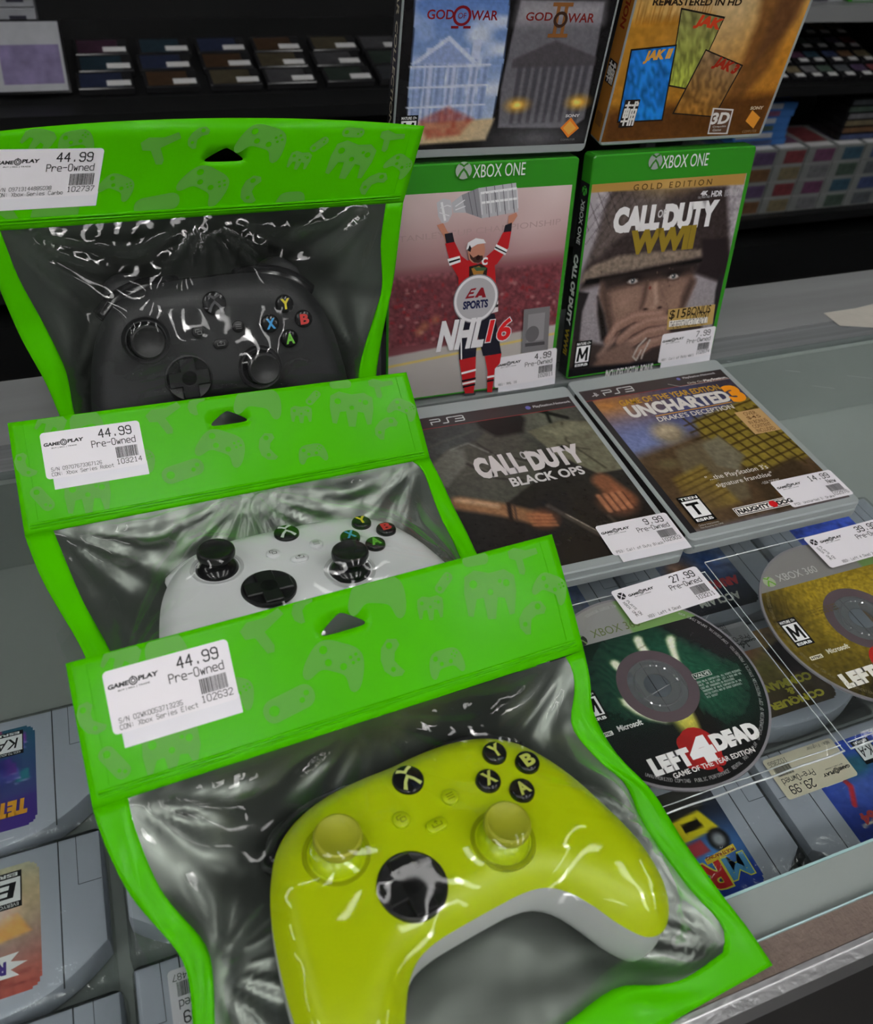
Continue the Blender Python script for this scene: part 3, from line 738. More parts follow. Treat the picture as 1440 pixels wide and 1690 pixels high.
    hb = membrane(obk, lim)
    hb = hb+edge*np.clip((hb-obk)/.006, 0, 1)*(.0025*fold); hb = np.minimum(hb, lim)
    V = [tuple(G[j, i]-nv*(hb[j, i]+.0003)-base) for j in range(NY) for i in range(NX)]
    smooth_auto(mesh_obj('back_sheet', V, [f[::-1] for f in F], M_FOIL, t), 80)
    return t
FN = (0, -.25, .968); KN = (0, -.93, .367)
F_LO = [(-349.6,-259.5,52.3),(-348.1,-268.3,47.3),(-344.4,-280.6,40.3),(-340.9,-289.7,35.2),(-334.3,-300.2,31.2),(-327.2,-310.7,27.3),(-324.5,-318.0,24.5),(-324.9,-326.0,21.5),(-325.7,-334.3,18.7)]
F_LI = [(-336.3,-258.4,52.9),(-336.5,-264.5,49.5),(-333.5,-278.5,41.6),(-329.9,-290.8,34.7),(-324.6,-299.8,31.3),(-318.1,-308.8,27.9),(-315.2,-315.6,25.4),(-318.2,-336.7,18.0)]
F_RO = [(-128.3,-251.3,57.2),(-129.3,-262.8,50.4),(-130.0,-266.8,48.1),(-133.9,-271.6,45.4),(-131.4,-285.7,37.4),(-127.5,-296.2,32.7),(-118.1,-310.9,27.2),(-113.6,-332.5,19.2),(-106.5,-357.2,11.8),(-101.1,-371.7,7.4),(-98.2,-385.7,3.7)]
F_RI = [(-138.3,-252.0,56.7),(-135.5,-256.5,54.0),(-139.0,-266.8,48.2),(-147.1,-277.6,42.1),(-142.3,-286.7,36.9),(-135.6,-297.9,32.0),(-128.4,-305.3,29.2),(-129.5,-317.2,24.8),(-125.7,-332.8,19.2),(-118.5,-353.7,12.9),(-112.7,-364.0,9.8),(-110.6,-369.3,8.1),(-117.1,-375.2,6.4)]
F_HD = [(-351.6,-212.1,84.9),(-128.7,-205.0,89.9)]
F_BO = [(-149.6,-389.3,3.3)]; F_BI = [(-139.2,-378.9,5.2),(-154.9,-375.8,6.2),(-163.4,-371.4,7.5),(-178.9,-373.6,6.8),(-190.7,-376.9,5.8)]
pouch_f = make_pouch('green zip pouch holding the yellow controller, frontmost of the three', F_HD, F_LO+[(-330, -362, 11), (-337, -389, 3)], F_LI+[(-322, -362, 12), (-322, -378, 6.5)],
    [(-337, -389, 3), (-240, -390, 2.6), (-165, -392, 2.2)]+F_BO+[F_RO[-1]], [(-322, -378, 6.5), (-250, -379, 6)]+F_BI[::-1]+[F_RI[-1]], F_RO, F_RI, FN, ctl_y,
    price_sticker('44.99', 'Pre-Owned', ['S/N 02WK0053713235', 'CON: Xbox Series Elect'], '102632', 11), 12.6, 7.4, lambda u: .0015*math.sin(3*u), 1)
M_LO = [(-373.4,-88.8,41.6),(-371.8,-97.1,38.5),(-367.4,-114.6,32.0),(-359.8,-134.8,25.6),(-353.7,-150.0,21.0),(-352.1,-156.3,19.1)]
M_LI = [(-359.6,-87.6,42.0),(-355.3,-105.9,35.3),(-349.9,-128.3,27.5),(-340.3,-155.7,19.3)]
M_RO = [(-144.5,-86.0,42.6),(-144.4,-89.2,41.4),(-142.3,-98.0,38.2),(-140.5,-117.9,30.8),(-137.9,-135.2,25.4),(-137.3,-148.2,21.5)]
M_RI = [(-155.9,-85.9,42.7),(-150.7,-89.2,41.4),(-150.9,-106.2,35.1),(-150.3,-123.8,28.9),(-147.6,-140.9,23.7),(-147.8,-147.8,21.7)]
M_HD = [(-372.7,-44.8,83.7),(-149.6,-47.6,80.9)]
pouch_m = make_pouch('green zip pouch holding the white controller, between the other two', M_HD, M_LO+[(-343, -185, 12), (-341, -232, 5), (-345, -258, 3)], M_LI+[(-331, -190, 12), (-330, -230, 7), (-331, -247, 4.5)],
    [(-345, -258, 3), (-240, -259, 3), (-128, -256, 3)], [(-331, -247, 4.5), (-240, -248, 4.5), (-140, -246, 4.5)], M_RO+[(-134, -190, 13), (-130, -225, 6), (-128, -256, 3)], M_RI+[(-145, -180, 14), (-142, -220, 8), (-140, -246, 4.5)], FN, ctl_w,
    price_sticker('44.99', 'Pre-Owned', ['S/N 09707673367126', 'CON: Xbox Series Robot'], '103214', 12), 14.5, 8.0, lambda u: .002*math.sin(2*u), 2)
K_LO = [(-364.7,-0.3,137.4),(-360.1,-6.1,109.9),(-352.4,-15.4,86.5),(-348.6,-23.6,66.0)]
K_LI = [(-357.6,2.8,170.1),(-354.6,0.2,143.2),(-347.7,-2.9,117.8),(-340.4,-13.4,91.4),(-341.3,-23.3,66.6)]
K_RO = [(-138.2,2.0,162.0),(-144.1,-2.0,120.1),(-154.7,-15.0,87.4),(-160.6,-24.3,64.3)]
K_RI = [(-150.2,2.7,168.5),(-153.6,0.4,144.6),(-151.6,-3.8,115.5),(-164.7,-15.3,86.8),(-172.4,-22.9,67.7)]
K_HD = [(-350.6,10.7,217.3),(-127.1,9.5,210.2)]
pouch_k = make_pouch('green zip pouch holding the black controller, standing rearmost', K_HD, [(-366, 2.5, 170)]+K_LO+[(-345, -36, 40), (-338, -52, 8), (-338, -54, 2)], [(-357.6, 2.8, 170)]+K_LI[1:]+[(-335, -36, 40), (-328, -50, 9)],
    [(-338, -54, 2), (-250, -55, 2), (-165, -54, 2)], [(-328, -50, 9), (-250, -50.5, 9), (-176, -50, 9)], [(-139.5, 2.6, 168)]+K_RO[1:]+[(-164, -38, 38), (-165, -54, 2)], K_RI+[(-175, -38, 38), (-176, -50, 9)], KN, ctl_b,
    price_sticker('44.99', 'Pre-Owned', ['S/N 09713144885038', 'CON: Xbox Series Carbo'], '102737', 13), 1.5, 8.5, lambda u: .006*math.sin(3.1*u), 3)

# ------------------------------------------------------------------ game cases
CW, CH, CD = .135, .171, .014
M_XGREEN = mat('green_case_plastic', (0.035, 0.30, 0.015), 0.22, coat=0.2)
M_PS3 = mat('frosted_case_plastic', (0.36, 0.40, 0.40), 0.28)
M_PS3C = clear_mat('frosted_case_rim', (0.86, 0.90, 0.90), 0.10, 1.2, 1.45, haze=0.42, hazecol=(0.55, 0.61, 0.60))
def case_matrix(fr):
    O, ux, dn = [np.array(v) for v in fr]; n = np.cross(dn, ux); n = -n if n[1] > .5 or n[2] < -.5 else n
    up = -dn; bl = O-up*0.0
    return O, ux, dn, n
def art_map(x, y, h): return (x/1000, -y/1000, h/1000)
def make_case(fr, label, kind, front, spine, sticker=None, spos=(0, 0), srot=0.0, group='game cases on show'):
    O, ux, dn, n = case_matrix(fr)
    m = Matrix(((ux[0], -dn[0], n[0], O[0]), (ux[1], -dn[1], n[1], O[1]), (ux[2], -dn[2], n[2], O[2]), (0, 0, 0, 1)))
    t = thing('game_case', label, 'game case', group=group, matrix=m)
    r = 4.0 if kind == 'ps3' else 3.0
    mb = MB(); mb.rbox(CW*1000, CH*1000, -14, 0, r, .9, 0, -171)
    if kind == 'ps3':       # rim lips and hinge line
        mb.rbox(128, 3.2, -8.5, -5.5, 1, .4, 3.5, -172.2); mb.rbox(60, 2.0, -9, -5, .8, .4, 37, -.9)
    else: mb.rbox(128, 2.0, -9, -5, .8, .4, 3.5, -171.8)
    o = mb.build('case_shell', M_PS3 if kind == 'ps3' else M_XGREEN, t); o.data.transform(Matrix.Scale(.001, 4)); smooth_auto(o, 40)
    front.build('cover_print', art_map, PRINT, t)
    spine.build('spine_print', lambda x, y, h: (-h/1000, -y/1000, (-14+x)/1000), PRINT, t)
    if sticker:
        c, q = math.cos(srot), math.sin(srot)
        sticker.build('price_sticker', lambda x, y, h: ((spos[0]+x*c-y*q)/1000, -(spos[1]+x*q+y*c)/1000, (h+.75)/1000), PAPER, t)
    return t
def ps3_band(A, x0, y0, w, h, net=True):
    A.rect(x0, y0, w, h, (52, 45, 45)); A.rect(x0, y0+h-.6, w, .7, (120, 45, 45))
def ps3_word(A, x, y, w, h, col=(190, 190, 190)):
    k = w/3.3
    for i, st in enumerate(([(0, 1), (0, .62), (.06, .5)], [(.0, .5), (.92, .5), (.98, .44), (.98, .06), (.92, 0), (0, 0)])):
        pass
    th = h*.16
    A.line([(x+.04*k, y+h), (x+.04*k, y+.5*h), (x+.9*k, y+.5*h), (x+.96*k, y+.4*h), (x+.96*k, y+.1*h), (x+.9*k, y), (x+.04*k, y)], th, col)
    A.line([(x+1.15*k, y+h), (x+1.6*k, y+h), (x+1.68*k, y+.9*h), (x+1.68*k, y+.1*h), (x+1.76*k, y), (x+2.2*k, y)], th, col)
    A.line([(x+2.32*k, y), (x+3.18*k, y), (x+3.26*k, y+.12*h), (x+3.26*k, y+.88*h), (x+3.18*k, y+h), (x+2.32*k, y+h)], th, col)
    A.line([(x+2.45*k, y+.5*h), (x+3.24*k, y+.5*h)], th, col)
def ps_mark(A, x, y, s, col):
    A.poly([(x, y-s), (x+s*.35, y-s*.85), (x+s*.35, y+s*.95), (x, y+s*.8)], col)
    A.line([(x+s*.3, y-s*.75), (x+s*.75, y-s*.5), (x+s*.75, y), (x+s*.4, y)], s*.22, col)
    A.line([(x-s*.95, y+s*.55), (x-s*.2, y+s*.25)], s*.3, col); A.line([(x+s*.45, y+s*.5), (x+s*1.1, y+s*.25)], s*.28, col)
G = 1.42   # print reflectance for colours as they look under the shop lamps

# ---- ice hockey case
A = Art(G)
def p_nhl(p):
    p.vgrad(19, 100, (186, 164, 162), (120, 74, 78))
    for x, y, r in ((20, 30, 26), (60, 22, 20), (105, 45, 25), (120, 22, 16)): p.ell(x, y, r, r*.8, (205, 188, 186), .45, .9)
    p.poly([(0, 74), (135, 70), (135, 122), (0, 130)], (104, 52, 58), 14)
    p.mottle(2.2, .42, mask=(np.abs(p.Y-100) < 26)*1.0)
    for i in range(150):
        x, y = p.rng.uniform(0, 135), p.rng.uniform(80, 124); c = ((150, 36, 40), (90, 60, 70), (172, 130, 124), (120, 30, 34))[i % 4]
        p.ell(x, y, p.rng.uniform(.8, 2), p.rng.uniform(.8, 1.8), c, .55)
    for x, y in ((28, 112), (36, 108), (24, 116)): p.ell(x, y, 3, 3, (190, 140, 80), .4, .8)
    p.poly([(0, 133), (135, 122), (135, 175), (0, 175)], (163, 158, 154), 1.5)
    p.line([(0, 141), (135, 129.5)], 1.6, (196, 172, 84), 1.2)
    p.ell(70, 168, 60, 18, (128, 122, 120), .6, .9)
paint_grid(A, 1.5, 18.5, 130, 150.5, 130, 150, p_nhl, G)
NH = lambda *a: None
A.lay += .02
A.text('STANLEY CUP CHAMPIONSHIP', 4, 50, 122, 4.2, (160, 136, 134), rot=math.radians(-2))
cup = (150, 150, 153)
A.poly([(62.2,16.9),(89.2,14.9),(92.7,34.6),(66.2,37.4)], (168, 168, 172))
A.poly([(50.6,20.8),(62.2,16.9),(66.2,37.4),(54.5,32.8)], (132, 131, 136)); A.poly([(43.9,25.5),(50.6,20.8),(54.5,32.8),(45.4,32.2)], (170, 170, 174))
A.poly([(33.4,24.8),(37.7,22.2),(43.0,23.6),(44.4,27.7),(44.6,32.9),(42.1,38.0),(37.9,39.2),(34.9,34.1)], (178, 176, 180))
for a in ([(67.7,16.3),(71.6,37.0)], [(73.6,15.9),(77.6,36.3)], [(79.5,15.5),(83.3,35.5)], [(85.9,15.1),(89.8,34.8)], [(55.2,19.2),(59.3,34.3)], [(58.9,18.1),(63.0,35.7)]): A.line(a, .55, (98, 96, 102))
for a in ([(64.4,20.3),(89.5,18.6)], [(65.6,26.8),(91.0,25.4)], [(36.9,25.1),(39.7,36.7)]): A.line(a, 1.6, (212, 212, 215))
for q in range(9):
    u = q/8; a, b = [(64.0,20.5),(89.9,18.6)], [(66.2,34.7),(92.0,31.9)]
    A.line([(a[0][0]*(1-u)+a[1][0]*u, a[0][1]*(1-u)+a[1][1]*u), (b[0][0]*(1-u)+b[1][0]*u, b[0][1]*(1-u)+b[1][1]*u)], .35 if q % 2 else .7, (112, 110, 116) if q % 2 else (196, 195, 198))
for a in ([(46.7,27.9),(52.8,24.2)], [(46.8,30.3),(53.4,28.3)], [(36.2,28.3),(40.8,26.8),(43.2,27.7)], [(35.6,31.4),(42.3,33.9)]): A.line(a, .7, (206, 205, 208))
RED = (168, 28, 32)
A.poly([(34.0,39.7),(38.4,38.5),(41.6,44.4),(46.2,48.5),(48.2,56.0),(42.2,55.9),(39.4,48.0)], (176, 120, 98)); A.poly([(85.4,36.8),(91.0,34.9),(92.1,37.2),(88.1,43.5),(88.2,49.4),(83.6,48.6),(85.6,42.9)], (178, 122, 100))
A.poly([(39.7,46.1),(45.3,45.4),(47.2,52.5),(41.3,53.2)], (32, 30, 38)); A.poly([(83.5,43.2),(88.4,41.6),(88.5,47.8),(82.7,48.2)], (32, 30, 38))
A.poly([(40.4,52.7),(47.2,52.1),(52.6,62.3),(58.6,67.1),(58.0,78.8),(51.4,78.2),(45.1,67.6)], RED); A.poly([(82.3,48.1),(88.5,47.8),(87.4,59.2),(79.6,70.5),(71.9,73.9),(69.6,65.7),(77.0,59.5)], RED)
A.poly([(42.5,63.8),(51.4,62.2),(52.4,66.6),(44.4,68.7)], (220, 214, 214)); A.poly([(43.6,65.5),(51.6,63.8),(51.9,65.0),(43.9,66.9)], (20, 20, 24))
A.poly([(78.0,56.0),(86.7,60.7),(85.4,64.6),(76.6,59.5)], (220, 214, 214)); A.poly([(77.5,57.6),(86.2,62.3),(85.9,63.2),(76.9,58.5)], (20, 20, 24))
A.poly([(50.5,68.0),(58.5,65.7),(65.3,69.3),(72.5,65.5),(77.9,70.4),(79.9,84.9),(83.3,106.4),(74.4,108.0),(52.8,104.0),(51.0,94.6),(51.6,82.2)], RED)
A.poly([(51.6,97.1),(82.7,98.2),(83.3,106.4),(74.4,108.0),(52.4,104.4)], (214, 208, 208)); A.poly([(51.8,100.1),(82.9,100.8),(83.0,103.0),(51.9,102.2)], (20, 20, 24))
A.poly([(58.8,70.4),(67.4,69.1),(72.6,72.8),(72.3,80.1),(66.6,82.4),(59.3,79.7)], (40, 30, 26)); A.poly([(60.5,72.1),(66.2,70.6),(70.2,74.2),(68.9,78.5),(63.5,79.3)], (150, 104, 44)); A.poly([(61.7,71.0),(71.8,72.3),(71.1,74.3),(64.4,74.1)], (60, 90, 60))
A.text('C', *[(67.9,64.7)][0], 4.4, 5.6, (222, 216, 216), bold=.05)
A.circ(*[(63.5,60.0)][0], 6.3, (172, 118, 98), 8.3); A.poly([(58.2,60.8),(61.3,64.2),(63.7,63.2),(68.2,63.2),(68.8,66.0),(66.1,68.2),(62.3,67.9),(59.3,64.8)], (62, 40, 34))
A.circ(*[(65.0,64.5)][0], 1.6, (40, 16, 16), 1.9); A.poly([(55.6,58.2),(56.9,53.2),(62.4,50.5),(68.2,51.8),(70.1,54.6),(63.9,54.9),(59.2,57.3)], (210, 208, 210)); A.poly([(56.8,58.7),(58.2,54.9),(59.6,57.3),(59.0,60.0)], (30, 28, 34))
A.text('JOY', *[(60.5,51.9)][0], .1, .1, (210, 208, 210))
A.poly([(52.4,104.8),(80.8,107.9),(83.5,119.5),(88.8,140.8),(74.1,140.8),(68.5,123.1),(68.3,140.5),(55.3,141.6)], (28, 28, 40)); A.line([(54.7,107.6),(57.0,141.3)], 1, (210, 206, 208))
A.poly([(55.3,141.6),(68.3,140.5),(68.9,155.3),(68.6,171.8),(61.8,171.7),(58.3,157.1)], RED); A.poly([(75.4,141.0),(88.8,140.4),(88.1,148.6),(84.4,152.7),(83.6,172.5),(79.5,171.9),(78.6,154.3)], RED)
for a, b in (([(58.1,152.9),(68.6,151.5)], (220, 214, 214)), ([(58.9,159.5),(68.9,158.6)], (22, 22, 26)), ([(59.3,161.9),(68.8,160.9)], (220, 214, 214)), ([(59.9,164.6),(68.7,163.7)], (22, 22, 26)), ([(79.0,159.0),(83.9,158.7)], (220, 214, 214)), ([(79.2,162.3),(83.7,162.0)], (22, 22, 26)), ([(60.9,171.1),(69.1,171.8)], (60, 60, 64))): A.line(a, 1.7, b)
A.circ(*[(65.3,94.8)][0], 17.2, (120, 118, 122), 18.4, 40); A.circ(*[(65.3,94.8)][0], 16.4, (205, 203, 206), 17.6, 40); A.circ(*[(65.3,94.8)][0], 14.6, (160, 158, 162), 15.6, 40)
for tri in ([(56.9,93.9),(61.0,86.8),(65.2,86.4),(64.3,88.0),(61.5,88.1),(60.8,89.3),(63.7,89.2),(63.0,90.8),(60.0,90.9),(59.3,92.3),(64.3,92.2),(63.4,93.7)], [(64.0,93.8),(68.6,86.5),(70.3,86.7),(72.9,94.3),(70.0,94.2),(69.4,92.7),(67.3,92.7),(66.5,93.8)]): A.poly(tri, (126, 24, 34))
A.textb('SPORTS', [(55.7,95.7),(74.8,102.1)], (30, 34, 70), bold=.05)
A.textb('NHL', [(36.7,109.1),(72.7,132.9)], (205, 203, 205), bold=.055, shear=.16); A.textb('16', [(74.2,111.0),(94.2,130.6)], (206, 204, 206), bold=.055, shear=.16); A.textb('16', [(74.9,111.8),(93.7,129.8)], (200, 30, 34), bold=.03, shear=.16)
A.poly([(103.5,106.8),(124.5,106.4),(126.8,141.9),(105.2,142.0)], (108, 106, 108)); A.poly([(107.5,111.2),(121.0,110.9),(122.1,133.0),(108.4,133.2)], (128, 126, 128)); A.circ(*[(112.3,127.3)][0], 5.5, (92, 90, 92), 6.5); A.poly([(107.2,134.4),(123.2,134.5),(123.5,137.3),(107.5,137.2)], (70, 68, 70))
A.rect(3, 151.5, 12, 20.5, (30, 30, 32), .6); A.rect(3.8, 152.3, 10.4, 19.7, (170, 166, 164), .4)
A.lay += .02
A.rect(29, 5.5, .1, .1, (45, 120, 24))
sphere_logo(A, *[(50.7,4.6)][0], 5.6, (150, 160, 150), (46, 110, 30)); A.textb('XBOX ONE', [(57.2,1.2),(94.5,9.7)], (205, 212, 203), bold=.0)
S = Art(G); S.rect(1.2, 19, 11.6, 149.5, (28, 28, 30), .3)
make_case(((-0.13496, 0.0467, 0.17141),(0.99955, -0.03, 0.0),(-0.00433, -0.14443, -0.98951)), 'green game case with an ice hockey player lifting a silver cup', 'xbox', A, S, price_sticker('4.99', 'Pre-Owned', ['XB1: NHL 16'], '102811', 21), (84, 144), math.radians(-3))

# ---- soldier case
A = Art(G)
def p_cod(p):
    p.vgrad(19, 170, (150, 143, 148), (122, 116, 120))
    p.poly([(18.0,23.3),(115.2,27.2),(135.2,94.1),(131.6,104.8),(102.2,93.5),(41.7,90.0),(1.4,97.6),(2.3,83.4),(11.2,58.9),(14.4,34.9)], (52, 43, 42), 5)
    p.poly([(19.5,24.6),(64.0,25.7),(63.0,34.7),(45.9,49.4),(28.1,60.4),(16.0,71.9),(6.8,76.1),(9.8,58.8),(15.8,35.0)], (92, 82, 78), 6, .8)
    for k in range(-6, 12):
        p.line([(14+k*9, 22), (30+k*9, 52)], .5, (40, 34, 34), .7, .6*(k < 7)); p.line([(60+k*7, 22), (30+k*7, 62)], .5, (40, 34, 34), .7, .55*(k < 5))
    p.ell(60, 44, 18, 22, (118, 108, 104), .35, .9)
    p.poly([(10.0,79.0),(30.2,73.3),(67.7,72.9),(104.1,74.9),(106.9,80.4),(75.9,84.1),(38.3,87.0),(1.9,91.1),(3.7,83.5)], (118, 104, 92), 3)
    p.poly([(5.8,88.9),(38.4,87.7),(75.9,84.1),(107.4,82.5),(106.4,85.1),(73.8,88.6),(38.9,91.0),(5.1,93.4)], (16, 14, 14), 2)
    p.mottle(2.4, .35, mask=((p.Y < 92) & (p.X > 6))*1.0)
    p.poly([(102.2,66.8),(125.3,67.5),(135.2,94.1),(126.3,102.9),(102.2,93.5),(106.3,84.4)], (36, 28, 30), 4)
    # face
    p.poly([(18.9,91.6),(41.8,90.7),(76.7,88.2),(98.1,89.0),(104.9,102.0),(98.6,119.5),(97.3,142.4),(36.1,146.0),(26.8,119.4),(18.8,104.9)], (112, 88, 77), 4)
    p.ell(*[(42.3,110.9)][0], 15, 12, (150, 120, 105), .75, .9); p.ell(*[(89.1,111.4)][0], 10, 12, (146, 116, 101), .65, .9)
    p.poly([(17.7,88.2),(49.8,86.9),(75.9,84.1),(98.1,85.6),(100.8,94.0),(72.1,95.1),(61.9,96.1),(48.7,96.7),(24.4,99.5)], (38, 30, 29), 7, .9)
    p.poly([(62.1,97.5),(68.9,97.5),(74.4,112.5),(78.6,120.0),(68.2,121.6),(58.5,118.3),(61.4,111.0)], (136, 108, 94), 4, .9)
    p.line([(67.3,99.4),(71.2,114.9)], 3, (170, 142, 126), 3, .8); p.line([(59.8,99.2),(59.4,110.8),(58.3,116.9)], 3, (64, 48, 43), 4, .75)
    p.ell(*[(62.4,119.2)][0], 2.6, 1.3, (40, 28, 26), .9, .5); p.ell(*[(75.1,119.3)][0], 2.4, 1.3, (40, 28, 26), .9, .5); p.ell(*[(68.5,118.5)][0], 3.6, 2.4, (160, 130, 114), .7, .7)
    p.poly([(19.9,98.3),(26.0,100.3),(34.2,124.5),(41.3,140.9),(33.1,145.6),(25.3,119.2)], (62, 48, 43), 6, .8); p.poly([(98.4,97.2),(104.3,99.2),(99.0,120.9),(94.1,127.5),(93.9,111.9)], (60, 46, 42), 5, .8)
    for q in ([(46.8,94.5)][0], [(82.9,94.5)][0]):
        p.ell(q[0], q[1]-2.4, 8.5, 3.6, (30, 23, 23), .85, .5); p.ell(q[0], q[1], 4.6, 2.1, (190, 182, 178), .95, .35); p.ell(q[0], q[1]-.2, 2.0, 2.1, (70, 76, 80), 1, .3); p.ell(q[0], q[1]-.2, .9, .9, (10, 10, 12), 1, .3); p.ell(q[0]-.6, q[1]-.8, .5, .5, (235, 235, 235), 1, .3)
        p.line([(q[0]-5, q[1]-.6), (q[0]-2, q[1]-2.3), (q[0]+2, q[1]-2.3), (q[0]+5, q[1]-.2)], .9, (18, 14, 14), 1, .9); p.line([(q[0]-5, q[1]+2.4), (q[0], q[1]+3.2), (q[0]+5, q[1]+2.6)], .8, (60, 44, 40), 1.4, .8)
    for k in range(40): p.ell(p.rng.uniform(16, 84), p.rng.uniform(82, 118), p.rng.uniform(.3, 1.1), p.rng.uniform(.3, .9), ((60, 46, 40), (166, 138, 122), (44, 32, 30))[k % 3], .45, .7)
    p.ell(*[(63.2,101.7)][0], 1.0, 1.3, (96, 24, 22), .8, .5)
    p.mottle(1.6, .14, mask=((p.Y > 92))*1.0)
    # strap
    p.poly([(-0.0,97.5),(10.2,99.9),(6.5,114.2),(7.4,142.1),(1.5,141.3),(-0.4,116.1)], (30, 27, 28), 2); p.poly([(17.9,103.4),(26.0,119.3),(34.8,147.3),(26.3,140.4),(20.1,118.6)], (26, 22, 22), 3)
    p.poly([(125.6,100.0),(129.4,96.2),(136.5,144.4),(129.7,143.6),(125.1,111.2)], (34, 30, 32), 2)
    # hands
    p.poly([(-3.5,136.4),(33.1,145.6),(35.6,133.1),(47.4,123.3),(83.8,122.7),(118.6,137.7),(128.2,172.2),(78.5,175.8),(0.4,167.1)], (52, 42, 40), 4)
    for F_ in ([(33.9,141.4),(39.7,130.7),(53.6,124.7),(78.2,125.6)], [(44.7,142.8),(54.0,135.4),(66.9,130.6),(83.8,130.5)], [(51.6,148.1),(68.6,140.2),(84.0,139.2)], [(59.5,158.0),(73.5,149.5),(88.7,147.2)]):
        p.line(F_, 9.5, (128, 98, 86), 3); p.line([(x-.6, y-1.8) for x, y in F_], 3, (158, 126, 112), 3, .7); p.line([(x+.4, y+4.8) for x, y in F_], 1.1, (48, 34, 32), 1.4, .8)
    p.poly([(19.6,165.6),(30.9,151.1),(50.9,143.6),(62.4,156.9),(55.6,170.9)], (112, 88, 78), 5); p.line([(26.8,153.4),(37.0,141.8)], 5, (150, 120, 108), 4, .7)
    for F_ in ([(67.6,144.4),(61.4,150.8),(58.2,159.3),(61.9,162.8),(65.1,154.3)], [(71.4,146.3),(67.2,157.6),(66.5,161.9)]):
        p.line(F_, 1.4, (170, 160, 152), .7)
    p.mottle(1.0, .18, mask=((p.Y > 118))*1.0)
    p.poly([(-3.3,160.7),(132.6,169.7),(138.0,192.5),(-3.2,174.0)], (22, 20, 22), 3)
    p.poly([(-0.5,15.2),(130.5,18.1),(130.3,27.7),(-0.5,25.0)], (158, 122, 62), .8); p.ell(*[(66.3,22.9)][0], 22, 7, (186, 152, 90), .6, .9)
paint_grid(A, 1.2, 19.5, 129.6, 149.5, 150, 170, p_cod, G)
A.lay += .02
A.text('G O L D   E D I T I O N', 35, 21.6, 66, 4.4, (78, 58, 26), bold=.012)
A.textb('4K', [(93.2,30.1),(99.5,33.6)], (205, 203, 205), bold=.05); A.textb('ULTRA HD', [(91.4,33.9),(101.8,35.5)], (180, 178, 180)); A.textb('HDR', [(102.7,30.7),(112.4,35.0)], (205, 203, 205), bold=.03); A.textb('XBOX ONE X', [(114.0,30.6),(127.2,33.0)], (165, 163, 166)); A.textb('ENHANCED', [(114.6,33.1),(126.6,35.5)], (165, 163, 166))
A.textb('CALL', [(22.4,36.9),(61.5,56.3)], (208, 206, 206), bold=.075); A.textb('DUTY', [(64.4,37.5),(111.4,57.5)], (208, 206, 206), bold=.075); A.textb('OF', [(58.9,41.3),(65.8,47.3)], (180, 178, 178), bold=.03)
A.textb('WWII', [(38.8,55.1),(95.3,73.8)], (132, 112, 34), bold=.07)
A.poly([(83.6,121.7),(127.6,122.5),(129.1,139.8),(85.6,139.4)], (168, 138, 78)); A.textb('$15', [(85.6,122.5),(100.9,131.5)], (40, 32, 22), bold=.015); A.textb('BONUS', [(102.0,122.2),(124.1,129.4)], (40, 32, 22), bold=.01); A.textb('CONTENT', [(102.2,127.3),(124.1,133.4)], (40, 32, 22), bold=.01)
A.poly([(86.5,131.7),(122.9,132.7),(123.5,137.8),(87.0,137.0)], (206, 202, 196)); A.textb('THE RESISTANCE DLC PACK 1', [(87.6,132.5),(122.5,139.1)], (40, 36, 32), bold=.0)
A.textb('SLEDGEHAMMER', [(93.7,143.7),(123.1,150.2)], (190, 188, 188), bold=.02)
A.textb('INCLUDES DIGITAL BONUS', [(35.0,167.5),(78.6,176.1)], (190, 188, 188), bold=.02)
esrb(A, 4.5, 139.0, 14, 22.5)
sphere_logo(A, *[(49.4,6.4)][0], 5.6, (140, 150, 142), (46, 110, 30)); A.textb('XBOX ONE', [(54.9,2.7),(93.8,11.7)], (205, 212, 203))
S = Art(G); S.rect(1.0, 19.5, 12, 149.5, (34, 34, 36), .3)
def spine_word(S, t, y0, y1, col, w=5.2, bold=.02, cx=7.0):
    V, F = text_mesh(t, bold); L = y1-y0
    S._add([(cx-w/2+(1-(1-b))*w, y0+a*L) for a, b in V], F, col)
sphere_logo(S, 7, 25.5, 3.4, (70, 170, 60), (34, 34, 36)); spine_word(S, 'XBOX ONE', 32, 64, (195, 195, 195), 5); spine_word(S, 'CALL OF DUTY', 72, 127, (208, 206, 206), 6.4, .06); spine_word(S, 'WWII', 130, 152, (150, 126, 36), 6, .05)
make_case(((0.011, 0.04305, 0.17128),(0.99997, -0.008, 0.0),(-0.0012, -0.14943, -0.98877)), 'green game case with a helmeted soldier and a gold band', 'xbox', A, S, price_sticker('7.99', 'Pre-Owned', ['XB1: Call of Duty WWII'], '102674', 22), (82, 142.5), math.radians(-1))

